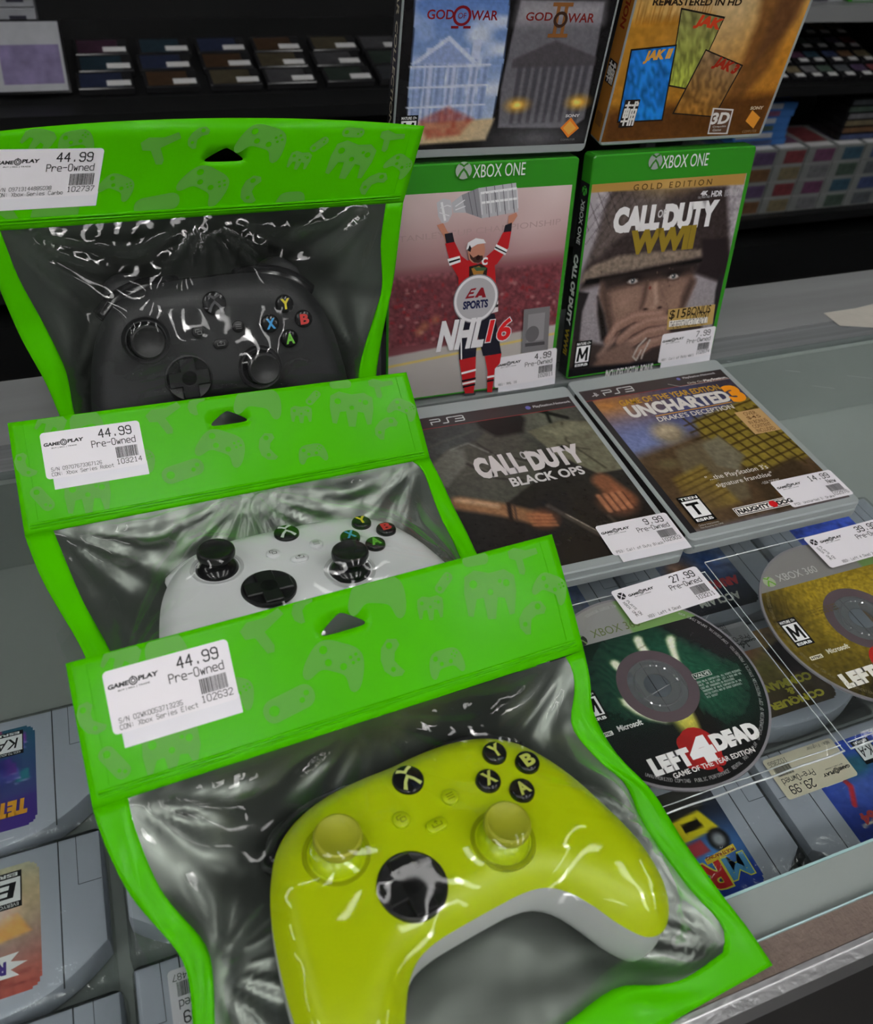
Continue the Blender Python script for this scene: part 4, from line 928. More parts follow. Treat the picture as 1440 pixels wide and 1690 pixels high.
# ---- two-panel case with sky and temple (figures left out)
A = Art(G)
def p_gow(p):
    p.vgrad(0, 170, (26, 24, 26), (20, 19, 20)); p.mottle(5, .3)
    X, Y = p.X.copy(), p.Y.copy()
    L = [(3.9,16.2),(53.1,13.9),(64.7,82.6),(66.1,110.9),(64.4,148.5),(9.2,150.3),(7.9,128.7),(8.4,97.0)]
    p.poly(L, (96, 124, 176), 1.2)
    m = p.c[:, 2] > 120
    p.c[m] = (np.array((70, 104, 170))*(1-np.clip((Y[m]-60)/110, 0, 1))[:, None]+np.array((176, 186, 200))*np.clip((Y[m]-60)/110, 0, 1)[:, None])
    k = np.clip((p.nz(16, .5)-.45)*2.4, 0, 1)*m; p.mix(k*.75, (205, 208, 216))
    for i in range(7):
        x0 = 10+i*7
        p.poly([(x0, 108-i % 3*5), (x0+5.5, 108-i % 3*5), (x0+5.5, 150), (x0, 150)], (172, 180, 204) if i % 2 else (140, 156, 192), .8, 1.0*1)
        for q in range(5): p.line([(x0+1+q*1.1, 110), (x0+1+q*1.1, 148)], .35, (104, 122, 164), .5)
    p.poly([(8, 112), (30, 96), (50, 112)], (182, 190, 210), .8); p.poly([(12, 112), (30, 99), (46, 112)], (130, 146, 186), .8)
    for yy in (114, 126, 138): p.line([(8, yy), (58, yy-1)], 1.3, (188, 194, 210), .6)
    p.poly([(8, 148), (66, 146), (62, 160), (6, 162)], (186, 164, 128), 2)
    p.poly([(16, 146), (34, 138), (52, 146), (44, 156), (22, 158)], (150, 60, 46), 3, .8, .5)
    R = [(71.2,76.6),(125.0,77.0),(126.5,97.0),(129.1,147.9),(121.2,153.9),(69.4,152.2),(67.2,127.6),(69.1,97.0)]
    p.poly(R, (98, 96, 102), 1.2)
    p.poly([(71.2,76.6),(125.0,77.0),(126.8,88.5),(70.1,89.7)], (150, 146, 152), 8, .8)
    for i in range(9):
        x0 = 76+i*5.6; p.poly([(x0, 112), (x0+3.6, 112), (x0+3.0, 150), (x0+.4, 150)], (62, 60, 66), 1.2, .8)
    p.poly([(72, 110), (98, 99), (128, 109), (128, 114), (72, 115)], (70, 66, 70), 1.5, .9)
    p.ell(98, 160, 30, 10, (140, 140, 146), .55, .9); p.ell(80, 138, 7, 4, (222, 160, 48), .9, .7); p.ell(122, 137, 7, 4, (226, 160, 40), .9, .7); p.ell(80, 138, 3, 2, (250, 220, 120), .9, .7); p.ell(121, 137, 3, 2, (250, 220, 120), .9, .7)
    p.mottle(1.6, .14)
paint_grid(A, 1.2, 12, 132, 153, 150, 165, p_gow, G)
A.lay += .02
for B, col in (([(15.2,82.0),(31.3,87.3)], (118, 26, 34)), ([(41.5,82.3),(58.3,87.7)], (118, 26, 34))): A.textb('GOD' if B[0][0] < 40 else 'WAR', B, col, bold=.02)
B = [(36.2,86.3)][0]; A.circ(B[0], B[1]-1, 5.6, (118, 26, 34), r_in=4.0); A.rect(B[0]-6, B[1]+4.5, 4.5, 1.4, (118, 26, 34)); A.rect(B[0]+1.5, B[1]+4.5, 4.5, 1.4, (118, 26, 34)); A.text('OF', B[0]-2.5, B[1]-2.6, 5, 3, (118, 26, 34))
A.textb('GOD', [(75.9,83.0),(92.9,87.8)], (110, 34, 30), bold=.02); A.textb('WAR', [(102.8,83.4),(120.6,88.7)], (110, 34, 30), bold=.02)
B = [(98.4,87.0)][0]
for dx in (-3.6, 1.4): A.rect(B[0]+dx, B[1]-8, 2.2, 17, (128, 84, 44))
A.rect(B[0]-6.5, B[1]-9.5, 13, 2.2, (128, 84, 44)); A.rect(B[0]-6.5, B[1]+8, 13, 2.2, (128, 84, 44)); A.circ(B[0], B[1], 4.6, (60, 40, 30), r_in=2.8)
esrb(A, 4.0, 142.5, 11.5, 18)
A.textb('SONY', [(115.0,144.6),(125.2,146.6)], (190, 188, 190), bold=.04)
A.poly([(119.2,146.7),(126.6,154.1),(120.0,160.4),(113.1,153.6)], (224, 120, 40)); A.poly([(118.9,148.9),(124.6,154.0),(120.1,158.4),(115.1,153.7)], (236, 158, 70)); A.textb('COMPUTER', [(115.0,161.0),(125.3,162.3)], (120, 118, 120))
S = Art(G); S.rect(.8, 10, 12.6, 158, (24, 23, 24), .3); spine_word(S, 'WAR COLLECTION', 64, 152, (170, 160, 140), 5)
make_case(((-0.13354, 0.03585, 0.34558),(0.99899, -0.04498, 0.0),(0.00315, 0.06987, -0.99755)), 'clear game case with a blue sky panel and a grey ruin panel', 'ps3', A, S)

# ---- sepia case with tilted cards (figures left out)
A = Art(G)
def p_jak(p):
    p.vgrad(8, 160, (206, 190, 150), (150, 92, 22))
    p.ell(66, 30, 60, 60, (212, 200, 170), .7, .9); p.ell(10, 100, 20, 40, (190, 140, 50), .6, .9); p.ell(128, 110, 26, 50, (176, 112, 24), .7, .9)
    for i in range(26):
        x = 4+i*2.1+p.rng.uniform(-.6, .6); h = p.rng.uniform(6, 22); p.poly([(x, 92), (x+.8, 92-h), (x+1.8, 92)], (142, 92, 34), .9, .8)
    p.poly([(0, 90), (60, 86), (60, 150), (0, 160)], (164, 112, 30), 6, .8)
    p.poly([(96, 0), (133, 0), (128, 60), (120, 120), (100, 150), (92, 150), (96, 90), (88, 60)], (104, 66, 30), 7, .85); p.poly([(108, 60), (130, 50), (126, 90), (104, 120)], (84, 54, 34), 6, .7)
    p.poly([(0, 146), (134, 138), (134, 170), (0, 170)], (88, 52, 20), 8); p.mottle(4, .2); p.mottle(1.2, .12, mask=(p.Y > 130)*1.0)
paint_grid(A, 1.2, 6, 131, 162, 130, 150, p_jak, G)
A.lay += .02
def card(Q, c0, c1, word, wc, seed):
    A.poly(Q, (34, 28, 24)); cx = sum(q[0] for q in Q)/4; cy = sum(q[1] for q in Q)/4
    P_ = [(cx+(x-cx)*.94, cy+(y-cy)*.955) for x, y in Q]
    ly = A.lay; n = 14; rg = random.Random(seed); V = []; C_ = []
    for j in range(n+1):
        for i in range(n+1):
            u, v = i/n, j/n
            V.append(tuple((P_[0][k]*(1-u)+P_[1][k]*u)*(1-v)+(P_[3][k]*(1-u)+P_[2][k]*u)*v for k in (0, 1)))
            f = .75+.5*rg.random(); c = [min(255, (a*(1-v)+b*v)*f) for a, b in zip(c0, c1)]; C_.append(s8(*c, G))
    A._add(V, [(j*(n+1)+i, j*(n+1)+i+1, (j+1)*(n+1)+i+1, (j+1)*(n+1)+i) for j in range(n) for i in range(n)], C_)
    e = (P_[1][0]-P_[0][0], P_[1][1]-P_[0][1]); L = math.hypot(*e); a = math.atan2(e[1], e[0])
    o = (P_[0][0]+(P_[3][0]-P_[0][0])*.2+e[0]*.3, P_[0][1]+(P_[3][1]-P_[0][1])*.2+e[1]*.3)
    A.text(word, o[0], o[1], L*.62, L*.26, wc, bold=.06, rot=a, shear=.2)
card([(34.2,81.7),(69.5,87.2),(60.9,134.4),(42.3,131.1)], (120, 118, 70), (150, 160, 60), 'JAK', (190, 60, 30), 1)
card([(62.3,107.2),(96.7,118.2),(87.7,154.1),(51.7,150.2)], (120, 96, 70), (142, 96, 34), 'JAK 3', (150, 40, 24), 2)
card([(5.6,106.4),(39.1,103.9),(45.6,154.8),(9.7,154.8)], (30, 104, 180), (24, 110, 190), 'JAK II', (206, 150, 60), 3)
A.textb('REMASTERED IN HD', [(12.8,76.2),(78.4,80.5)], (42, 30, 20), bold=.03)
B = [(81.4,148.5),(108.7,166.7)]; A.poly([(83.7,147.1),(101.7,148.7),(104.0,167.0),(86.6,166.2)], (196, 192, 186)); A.poly([(85.3,148.1),(100.7,149.7),(102.4,165.9),(87.4,165.2)], (92, 64, 48))
A.textb('3D', [(85.7,150.6),(100.8,159.2)], (206, 202, 198), bold=.04); A.textb('Compatible', [(88.9,160.2),(100.2,161.9)], (200, 196, 190)); A.textb('Game', [(89.9,162.5),(97.0,164.3)], (200, 196, 190))
A.textb('SONY', [(115.8,147.3),(126.9,149.7)], (190, 170, 140), bold=.04); A.poly([(118.1,149.9),(127.3,155.7),(124.9,163.8),(115.6,157.8)], (226, 140, 46)); A.textb('COMPUTER', [(116.2,164.7),(128.5,166.6)], (150, 120, 80))
def fu(A, B, col=(210, 206, 200), bg=(40, 32, 28)):
    x0, y0, w, h = B
    A.rect(x0, y0, w, h, bg, .5); A.lay += .02
    u = lambda a, b: (x0+w*a, y0+h*b)
    for a, b in (((.12, .2), (.44, .2)), ((.28, .08), (.28, .92)), ((.14, .34), (.42, .34)), ((.14, .34), (.14, .62)), ((.42, .34), (.42, .62)), ((.14, .48), (.42, .48)), ((.14, .62), (.42, .62)), ((.08, .77), (.48, .77)), ((.52, .2), (.92, .2)), ((.72, .08), (.72, .92)), ((.56, .36), (.9, .36)), ((.56, .36), (.56, .92)), ((.9, .36), (.9, .92)), ((.56, .54), (.9, .54)), ((.56, .7), (.9, .7)), ((.82, .08), (.9, .15))):
        A.line([u(*a), u(*b)], h*.07, col)
fu(A, (11.5, 139, 11.5, 19))
S = Art(G); S.rect(.8, 6, 12.6, 162, (150, 98, 36), .3); S.rect(.9, 8, 12.4, 60, (170, 120, 50), .3); spine_word(S, 'COLLECTION', 44, 96, (120, 44, 20), 6, .04); fu(S, (2.2, 116, 10, 15)); S.rect(3, 150, 8, 9, (120, 80, 40), .5)
make_case(((0.01636, 0.03534, 0.34545),(0.99995, -0.01, 0.0),(0.0008, 0.07991, -0.9968)), 'clear game case with a sepia cover and three tilted cards', 'ps3', A, S)
riser = thing('display_riser', 'clear acrylic display riser behind the upright game cases', 'display stand', (.02, .07, 0))
MB().box(-.14, .12, -.001, .028, .160, .163).build('top_panel', M_ACRYL, riser); MB().box(-.14, .12, .0255, .028, .0002, .1598).build('back_panel', M_ACRYL, riser)
for x in (-.14, .1175): MB().box(x, x+.0025, 0, .0253, .0002, .1598).build('side_panel', M_ACRYL, riser)

# ---- dark soldier case, lying flat
A = Art(G)
def p_bo(p):
    p.vgrad(12, 165, (50, 50, 48), (24, 21, 20))
    p.ell(100, 34, 34, 26, (96, 98, 84), .8, .9); p.ell(20, 50, 34, 20, (74, 78, 76), .7, .9); p.ell(70, 110, 50, 30, (34, 29, 26), .8, .9)
    p.poly([(4, 62), (26, 47), (44, 45), (56, 36), (70, 38), (84, 60), (72, 90), (40, 108), (4, 104)], (66, 65, 58), 2); p.poly([(4, 64), (22, 50), (34, 50), (30, 66), (10, 84), (4, 84)], (92, 92, 84), 3); p.line([(30, 66), (44, 84), (60, 90)], 1.6, (36, 34, 31), 2); p.line([(44, 48), (52, 62), (70, 72)], 1.4, (40, 38, 34), 2); p.poly([(52, 18), (84, 17), (88, 30), (80, 44), (60, 44), (52, 32)], (26, 24, 22), 4)
    p.poly([(84, 44), (112, 38), (134, 44), (134, 96), (112, 96), (92, 70)], (96, 94, 76), 2); p.line([(112, 40), (106, 60), (120, 92)], 1.4, (58, 56, 44), 1.6); p.line([(98, 62), (118, 72)], 1.3, (58, 56, 44), 1.6); p.poly([(96, 46), (122, 42), (130, 52), (104, 56)], (118, 116, 94), 4, .8)
    p.line([(96, 20), (118, 36)], 4, (28, 28, 24), 1.5); p.line([(108, 16), (104, 38)], 2.5, (24, 24, 20), 1.5); p.line([(10, 44), (48, 34)], 2, (70, 70, 66), 1.5)
    p.line([(24, 50), (38, 46), (48, 58)], 1.4, (120, 122, 116), 1.5, .7)
    p.line([(12, 100), (36, 112), (54, 124)], 12, (128, 92, 64), 4); p.line([(12, 97), (34, 108)], 4, (176, 142, 112), 3, .8); p.ell(58, 126, 9, 8, (120, 72, 46), .95, .5)
    for k in range(4): p.line([(50, 120+k*3.2), (64, 124+k*3)], 2.2, (152, 98, 66), 1.4, .8)
    p.line([(42, 108), (38, 122)], 3, (40, 30, 26), 1.2); p.line([(45, 110), (41, 124)], 1.2, (60, 46, 40), 1)
    p.line([(112, 104), (118, 122)], 15, (118, 74, 50), 5); p.ell(112, 124, 12, 11, (122, 74, 50), .95, .5)
    for k in range(4): p.line([(102+k*5, 116), (103+k*5, 130)], 3.4, (160, 106, 76), 1.6, .8); p.line([(104.4+k*5, 116), (105.4+k*5, 132)], .8, (50, 30, 24), 1, .8)
    p.line([(66, 116), (96, 162)], 3.5, (62, 56, 50), 2); p.line([(74, 126), (96, 158)], .8, (140, 130, 118), .8); p.line([(100, 134), (108, 164)], 2.5, (58, 50, 44), 2)
    for q in range(7): p.line([(8+q*8, 64+q % 3*6), (20+q*8, 60+q % 4*7)], 1.0, (92, 90, 82), 1.4, .6)
    p.mottle(3, .2); p.mottle(1.2, .14)
paint_grid(A, 3.2, 13.2, 127.5, 151.5, 140, 160, p_bo, G*.95)
ps3_band(A, 3.2, 13.2, 127.5, 12.2)
A.lay += .02
ps3_word(A, *[(20.4,16.3)][0], 25, 5.4); A.circ(95, 19.0, 2.0, (92, 90, 150)); A.text('PlayStation.Network', 99, 17.6, 30, 3.2, (170, 166, 168), bold=.02)
A.text('CALL', 33, 62, 34, 21, (186, 180, 180), bold=.07); A.text('OF', 68, 63, 6.5, 8, (150, 146, 146), bold=.03); A.text('DUTY', 71, 64, 40, 19.5, (186, 180, 180), bold=.07); A.text('BLACK OPS', 51, 86, 53, 8.5, (186, 182, 182), bold=.03)
S = Art(G); S.rect(1, 14, 12, 151, (30, 28, 28), .3)
make_case(((-0.1378, -0.0015, 0.0145),(0.9998, -0.02, 0.0),(-0.02, -0.9998, 0.0)), 'dark game case lying flat with a crouching soldier cover', 'ps3', A, S, price_sticker('9.99', 'Pre-Owned', ['PS3: Call of Duty Black'], '102903', 23), (86, 141), math.radians(0))

# ---- desert adventure case, lying flat (character left out)
A = Art(G)
def p_un(p):
    p.vgrad(12, 120, (44, 42, 78), (110, 120, 150)); p.ell(16, 36, 34, 18, (190, 120, 40), .8, .9); p.ell(120, 30, 30, 18, (60, 52, 56), .8, .8); p.ell(16, 78, 26, 26, (110, 122, 168), .7, .9)
    p.poly([(0, 92), (60, 80), (134, 74), (134, 166), (0, 166)], (74, 58, 40), 10)
    p.poly([(70, 66), (134, 50), (134, 122), (92, 128), (60, 110)], (120, 104, 40), 4); 
    for k in range(9): p.line([(64+k*9, 62), (78+k*9, 128)], 1.6, (60, 48, 24), 1); p.line([(60, 70+k*8), (134, 54+k*8)], 1.6, (58, 46, 24), 1)
    p.ell(44, 74, 13, 12, (132, 118, 92), .9, .4); p.ell(44, 71, 9, 6, (176, 160, 130), .6, .7)
    p.poly([(38, 92), (70, 86), (74, 120), (62, 148), (36, 150), (30, 116)], (92, 82, 62), 4); p.poly([(20, 118), (48, 110), (52, 150), (16, 152)], (120, 100, 44), 4, .9)
    for k in range(6): p.line([(18, 122+k*5), (50, 114+k*5)], 1.2, (60, 46, 22), 1, .7)
    p.poly([(60, 92), (78, 86), (84, 110), (70, 122), (58, 114)], (104, 98, 80), 3); p.ell(26, 104, 8, 5, (96, 88, 60), .8, .6)
    p.poly([(74, 132), (118, 120), (122, 160), (70, 164)], (58, 46, 32), 6); p.ell(24, 146, 18, 16, (86, 70, 52), .7, .7); p.ell(88, 150, 5, 3, (170, 104, 40), .7, .7)
    p.mottle(3, .2); p.mottle(1.1, .12)
paint_grid(A, 2.6, 14, 127, 151.5, 140, 160, p_un, G*.95)
A.rect(2.6, 14, 5, 151.5, (38, 36, 38)); ps3_band(A, 2.6, 14, 127, 12.5)
A.lay += .02
ps_mark(A, 13, 20.3, 2.6, (170, 168, 170)); ps3_word(A, 20, 17.2, 26, 5.6); A.circ(88, 17.8, 1.6, (92, 90, 150)); A.text('PlayStation.Network', 92, 16.4, 30, 2.9, (170, 166, 168), bold=.02)
A.text('Only On', 92, 23.4, 13.5, 3.0, (190, 180, 170)); A.text('PlayStation.', 106.5, 23.4, 21.5, 3.4, (206, 202, 198), bold=.03); A.line([(76, 22), (84, 27), (129, 27)], .5, (150, 146, 140))
A.text('GAME OF THE YEAR EDITION', 26, 31.5, 88, 6.5, (176, 134, 40), bold=.02); A.text('UNCHARTED', 26, 39, 89, 14, (196, 192, 188), bold=.05); A.text('3', 114, 34.5, 14, 21, (214, 134, 30), bold=.07); A.line([(45, 55), (112, 54)], .8, (200, 140, 40)); A.text("DRAKE'S DECEPTION", 44, 56.3, 66, 5.2, (196, 190, 184), bold=.01)
A.poly([(106, 66), (129, 66), (129, 92), (106, 92)], (176, 142, 96))
for i, (t, w) in enumerate((('OVER', 11), ('$45', 12), ('IN BONUS', 16), ('CONTENT', 16), ('INCLUDED', 16))): A.text(t, 117.5-w/2, 67.5+i*4.9, w, 3.9, (92, 62, 34), bold=.004)
A.text('"...the PlayStation 3\'s', 42, 122, 50, 5.6, (206, 200, 194)); A.text('signature franchise"', 45, 129.5, 46, 5.4, (206, 200, 194)); A.text('- USA TODAY', 77, 137, 15, 2.4, (190, 184, 178))
esrb(A, 11, 135.5, 16, 24, 'T', 'TEEN', .0); A.text('Online Interactions', 11.5, 160.8, 15, 1.6, (170, 166, 160)); A.text('Not Rated by the ESRB', 11.5, 163.2, 17, 1.5, (170, 166, 160))
A.rect(42, 154, 47, 7.4, (210, 206, 202)); A.rect(42.6, 154.6, 45.8, 6.2, (24, 22, 22)); A.rect(43.2, 155.2, 44.6, 5.0, (206, 202, 198)); A.text('NAUGHTY', 44, 155.8, 25, 3.9, (24, 22, 22), bold=.05); A.text('DOG', 75, 155.8, 12, 3.9, (24, 22, 22), bold=.05); A.circ(72, 157.7, 3.1, (190, 30, 34), n=12)
S = Art(G); S.rect(1, 14, 12, 151, (38, 34, 34), .3)
make_case(((0.0, 0.0, 0.0145),(0.99999, -0.0047, 0.0),(-0.0047, -0.99999, 0.0)), 'game case lying flat with a jeep net and desert ruins cover', 'ps3', A, S, price_sticker('14.99', 'New', ['PS3: Uncharted 3: Drake'], '102976', 24, under=False), (83, 139), 0)

# ------------------------------------------------------------------ loose discs in clear sleeves
def annulus(A, fn, gain, r0=22.5, r1=58.6, nr=46, na=220):
    R_, T_ = np.meshgrid(np.linspace(r0, r1, nr), np.linspace(0, 2*np.pi, na, endpoint=False))
    p = Pic((R_*np.cos(T_)).ravel(), (R_*np.sin(T_)).ravel(), (20, 20, 20)); fn(p)
    F = [(a*nr+r, a*nr+r+1, ((a+1) % na)*nr+r+1, ((a+1) % na)*nr+r) for a in range(na) for r in range(nr-1)]
    A._add(list(zip(p.X, p.Y)), F, p.lin(gain))
def arc_text(A, t, r, a0, h, w, col, th=.16):
    """tiny lettering along the rim, read from the outside, starting at angle a0 (degrees, clockwise on the sheet)"""
    A.lay += A.STEP
    for i, ch in enumerate(t):
        a = math.radians(a0)-i*w/r
        cx, cy = r*math.cos(a), r*math.sin(a); ux, uy = math.sin(a), -math.cos(a); vx, vy = math.cos(a), math.sin(a)
        for st in GLY.get(ch, []):
            A.line([(cx+ux*(q[0]/4*w*.72)+vx*(h-q[1]/6*h), cy+uy*(q[0]/4*w*.72)+vy*(h-q[1]/6*h)) for q in st], th, col, up=False)
M_HUB = mat('pinkish_disc_hub', (0.26, 0.19, 0.215), 0.18, 0.55)
M_HUBC = clear_mat('clear_disc_hub', (0.80, 0.80, 0.82), 0.04, 2.0, 1.55, haze=0.12)
M_DISCE = mat('disc_edge', (0.42, 0.40, 0.43), 0.2, 0.4)
M_SEAM = mat('bright_sleeve_seam', (0.62, 0.67, 0.68), 0.12, 0.2, coat=0.5)
def make_disc(label, x, y, art):
    t = thing('game_disc', label, 'disc', (x, y, .0012), 'loose game discs in sleeves')
    n = 96
    ring = lambda r, z: [(r*math.cos(2*math.pi*i/n), r*math.sin(2*math.pi*i/n), z) for i in range(n)]
    finish(MB().loops([ring(.0226, .0012), ring(.0226, 0), ring(.0600, 0), ring(.0600, .0012), ring(.0586, .0012), ring(.0226, .0012)], False, False).build('disc_body', M_DISCE, t))
    finish(MB().loops([ring(.0226, .00124), ring(.0226, 0), ring(.0165, 0), ring(.0165, .00124), ring(.0226, .00124)], False, False).build('hub_ring', M_HUB, t))
    finish(MB().loops([ring(.0165, .0012), ring(.0165, 0), ring(.0075, 0), ring(.0075, .0012), ring(.0165, .0012)], False, False).loops([ring(.0132, .0012), ring(.0126, .0017), ring(.0120, .0012)], False, False).build('clear_centre', M_HUBC, t))
    art.build('disc_print', lambda a, b, h: (a/1000, -b/1000, .00122+h*.35/1000), DISC_PRINT, t)
    return t
def make_sleeve(label, x0, x1, y0, y1, sticker, spos, srot):
    t = thing('disc_sleeve', label, 'sleeve', (x0, y0, .0004), 'clear disc sleeves'); w, h = x1-x0, y1-y0
    nx = ny = 26; rg = random.Random(int(x1*1e4)); V = []; F = []
    for j in range(ny+1):
        for i in range(nx+1):
            e = min(i, nx-i, j, ny-j); V.append((w*i/nx, h*j/ny, .0006 if e == 0 else .0031+.0007*math.sin(i*.5+1)*math.sin(j*.43+2)+rg.uniform(-.00008, .00008)))
    F = [(j*(nx+1)+i, j*(nx+1)+i+1, (j+1)*(nx+1)+i+1, (j+1)*(nx+1)+i) for j in range(ny) for i in range(nx)]
    smooth_auto(mesh_obj('sleeve_film', V, F, M_SLEEVE, t), 80)
    mb = MB()
    mb.tube([(w*k/20, .0003, .0012+.0005*math.sin(k*1.3)) for k in range(21)], .00055, 6); mb.tube([(w*k/20, .0035, .0022+.0005*math.sin(k*.9)) for k in range(21)], .0003, 6)
    mb.tube([(0, h*k/20, .0010) for k in range(21)], .00032, 6); mb.tube([(w, h*k/20, .0010) for k in range(21)], .00032, 6); mb.tube([(w*k/20, h, .0012) for k in range(21)], .0004, 6)
    smooth_auto(mb.build('sleeve_seam', M_SEAM, t), 80)
    c, q = math.cos(srot), math.sin(srot)
    sticker.build('price_sticker', lambda a, b, hh: ((spos[0]-x0*1000+a*c+b*q)/1000, (spos[1]-y0*1000+a*q-b*c)/1000, .0043+hh/1000), PAPER, t)
    return t
def band(A, y, col, word, wx, gx):
    V = [(x, -math.sqrt(max(0, 58.6**2-x*x))) for x in np.linspace(-math.sqrt(58.6**2-y*y), math.sqrt(58.6**2-y*y), 40)]
    lo = [(p[0], y) for p in V]
    A._add(V+lo, [(i, i+1, 41+i, 40+i) for i in range(39)], np.array([s8(*col, G) if p[0] < gx else s8(col[0]*.8, col[1]*1.05, col[2]*.6, G) for p in V+lo]))
A = Art(G)
def p_l4d(p):
    p.c[:] = (14, 17, 15)
    p.ell(-6, -6, 42, 30, (14, 62, 44), .95, .9); p.ell(14, -10, 24, 26, (20, 84, 58), .7, .9); p.ell(28, 8, 20, 22, (22, 80, 56), .75, .8)
    p.poly([(18, -40), (60, -34), (60, 0), (44, -4), (30, -22)], (34, 26, 30), 8, .85)
    k = np.abs(np.sin(p.nz(9, 1)*9+p.X*.5-p.Y*.3)); p.mix(.10*k*(p.c[:, 1] > 40), (130, 190, 150)); p.mottle(1.2, .3)
    SK = (222, 226, 200)
    for F_ in ([(2.4,-30.4),(4.5,-32.4),(6.9,-32.3),(8.2,-30.6),(7.1,-25.7),(7.4,-21.4),(7.9,-15.8),(3.1,-16.7),(2.3,-20.7),(1.5,-24.8)], [(20.8,-25.1),(23.3,-27.1),(25.9,-26.9),(26.8,-25.0),(23.1,-18.3),(20.5,-10.4),(18.2,-3.3),(16.7,-6.9),(18.0,-15.0),(19.3,-20.4)], [(-18.3,-20.1),(-16.9,-21.5),(-14.7,-21.4),(-13.2,-20.0),(-12.1,-15.4),(-10.9,-11.0),(-14.3,-8.7),(-16.5,-13.6),(-17.9,-16.8)], [(-24.8,1.3),(-21.5,1.8),(-17.6,7.0),(-10.7,11.8),(-3.0,19.5),(-7.0,22.8),(-15.5,17.3),(-21.1,11.9),(-25.2,5.0)]):
        p.poly(F_, (120, 140, 90), 2.6); cx_ = sum(q[0] for q in F_)/len(F_); cy_ = sum(q[1] for q in F_)/len(F_); p.poly([(cx_+(x-cx_)*.86, cy_+(y-cy_)*.92) for x, y in F_], SK, 1.8)
    for a, b in zip([(4.6,-24.5),(4.6,-24.5)], [0]): p.line([(a[0]-3, a[1]+.6), (a[0]+3, a[1]-.6)], .6, (90, 80, 50), .8, .6)
    p.poly([(-11.3,12.7),(-0.8,16.0),(14.2,10.5),(12.1,21.4),(8.5,34.2),(0.3,35.7),(-4.0,28.9),(-4.5,21.9)], (120, 128, 52), 3, .95); p.ell(*[(4.0,25.9)][0], 7, 8, (206, 196, 80), .9, .8); p.ell(*[(1.2,19.5)][0], 7, 3, (196, 196, 130), .8, .7)
    for L_ in ([(15.6,8.7),(11.8,18.5),(10.2,29.3),(9.1,37.1)], [(16.1,-7.1),(16.7,-2.2),(14.2,10.5)]): p.line(L_, 5, (16, 12, 12), 2.5, .9)
    p.poly([(15.7,21.1),(20.0,29.5),(20.3,35.2),(7.9,36.8),(9.1,28.9)], (18, 14, 14), 4, .9); p.poly([(-38.4,19.4),(-4.5,21.9),(-1.2,33.9),(-34.0,39.1),(-42.6,33.8)], (14, 14, 14), 6, .8)
    p.ell(10, 52, 52, 18, (13, 12, 13), .95, .5)
    p.mottle(.9, .2)
annulus(A, p_l4d, G*.9)
band(A, -34.8, (134, 134, 132), 'XBOX 360', -20, 6)
A.lay += .02
sphere_logo(A, -26.5, -38.4, 3.6, (40, 46, 38), (112, 132, 84)); A.text('XBOX 360', -18.8, -43.2, 31, 5.4, (92, 104, 60))
A.circ(1, 39.5, 10.5, (150, 26, 24), 12, 20); A.circ(-5, 36, 5, (140, 24, 22), 6, 14); A.circ(4, 52.5, 1.6, (150, 26, 24), n=10); A.circ(7, 48, 3, (150, 26, 24), 3.4, n=12); A.circ(-8, 46, 3.4, (140, 24, 22), 2.4, n=12)
A.text('LEFT', -29.5, 36.6, 23.5, 9.6, (216, 212, 210), bold=.08, rot=-.0); A.text('4', -6.5, 33.2, 14.5, 14.5, (222, 218, 216), bold=.1); A.text('DEAD', 8.6, 34.4, 28, 9.6, (216, 212, 210), bold=.08)
A.text('GAME OF THE YEAR EDITION', -21, 47.2, 48.5, 2.7, (206, 202, 200), bold=.02)
A.text('Microsoft', -34.6, 15.4, 14.5, 3.3, (196, 194, 192), bold=.03); A.rect(-44.5, 16.8, 6.5, 2.5, (196, 194, 192), .4); A.text('NTSC', -43.9, 17.3, 5.3, 1.5, (20, 20, 20), bold=.04)
esrb(A, -47.5, -7.5, 12, 18)
A.rect(21.5, -.2, 11.5, 3.4, (206, 206, 200), .3); A.rect(21.8, .1, 10.9, 2.8, (16, 50, 36)); A.text('VALVE', 22.4, .5, 9.7, 2.0, (206, 206, 200), bold=.03)
for i, t_ in enumerate(('2009 VALVE CORPORATION. ALL RIGHTS RESERVED.', 'VALVE, THE VALVE LOGO, LEFT 4 DEAD AND THE', 'LOGO ARE TRADEMARKS OR REGISTERED', 'TRADEMARKS OF VALVE CORPORATION IN THE', 'UNITED STATES AND OR OTHER COUNTRIES.', 'X15 06937')): A.stroke(t_, 21.5, 4.8+i*1.9, 1.1, .66 if i < 5 else .8, (170, 180, 172), .17)
arc_text(A, 'UNAUTHORIZED COPYING, PUBLIC PERFORMANCE, RENTAL, PAY FOR PLAY, OR CIRCUMVENTION OF COPY PROTECTION STRICTLY PROHIBITED. CONFIDENTIAL UNPUBLISHED WORK. 2008, 2009 DOLBY LABORATORIES. ALL RIGHTS RESERVED.', 54.2, 128, 1.7, 1.1, (166, 164, 164))
disc1 = make_disc('dark green game disc with a pale four-fingered hand', -.0704, -.2501, A)
A = Art(G)
def p_l4d2(p):
    p.c[:] = (120, 100, 22); p.ell(10, -6, 40, 30, (168, 142, 28), .8, .9); p.ell(-50, -20, 16, 18, (40, 32, 12), .85, .8); p.ell(-30, 40, 40, 22, (50, 42, 10), .85, .8); p.ell(-44, 16, 18, 24, (64, 54, 10), .7, .8)
    p.ell(10, 52, 60, 16, (20, 18, 8), .9, .6)
    k = np.abs(np.sin(p.nz(7, 3, .5)*11+p.X*.4+p.Y*.2)); p.mix(.16*k, (204, 180, 70)); p.mottle(1.6, .35); p.mottle(.9, .2)
annulus(A, p_l4d2, G*.9)
band(A, -33.2, (122, 120, 118), 'XBOX 360', -20, 30)
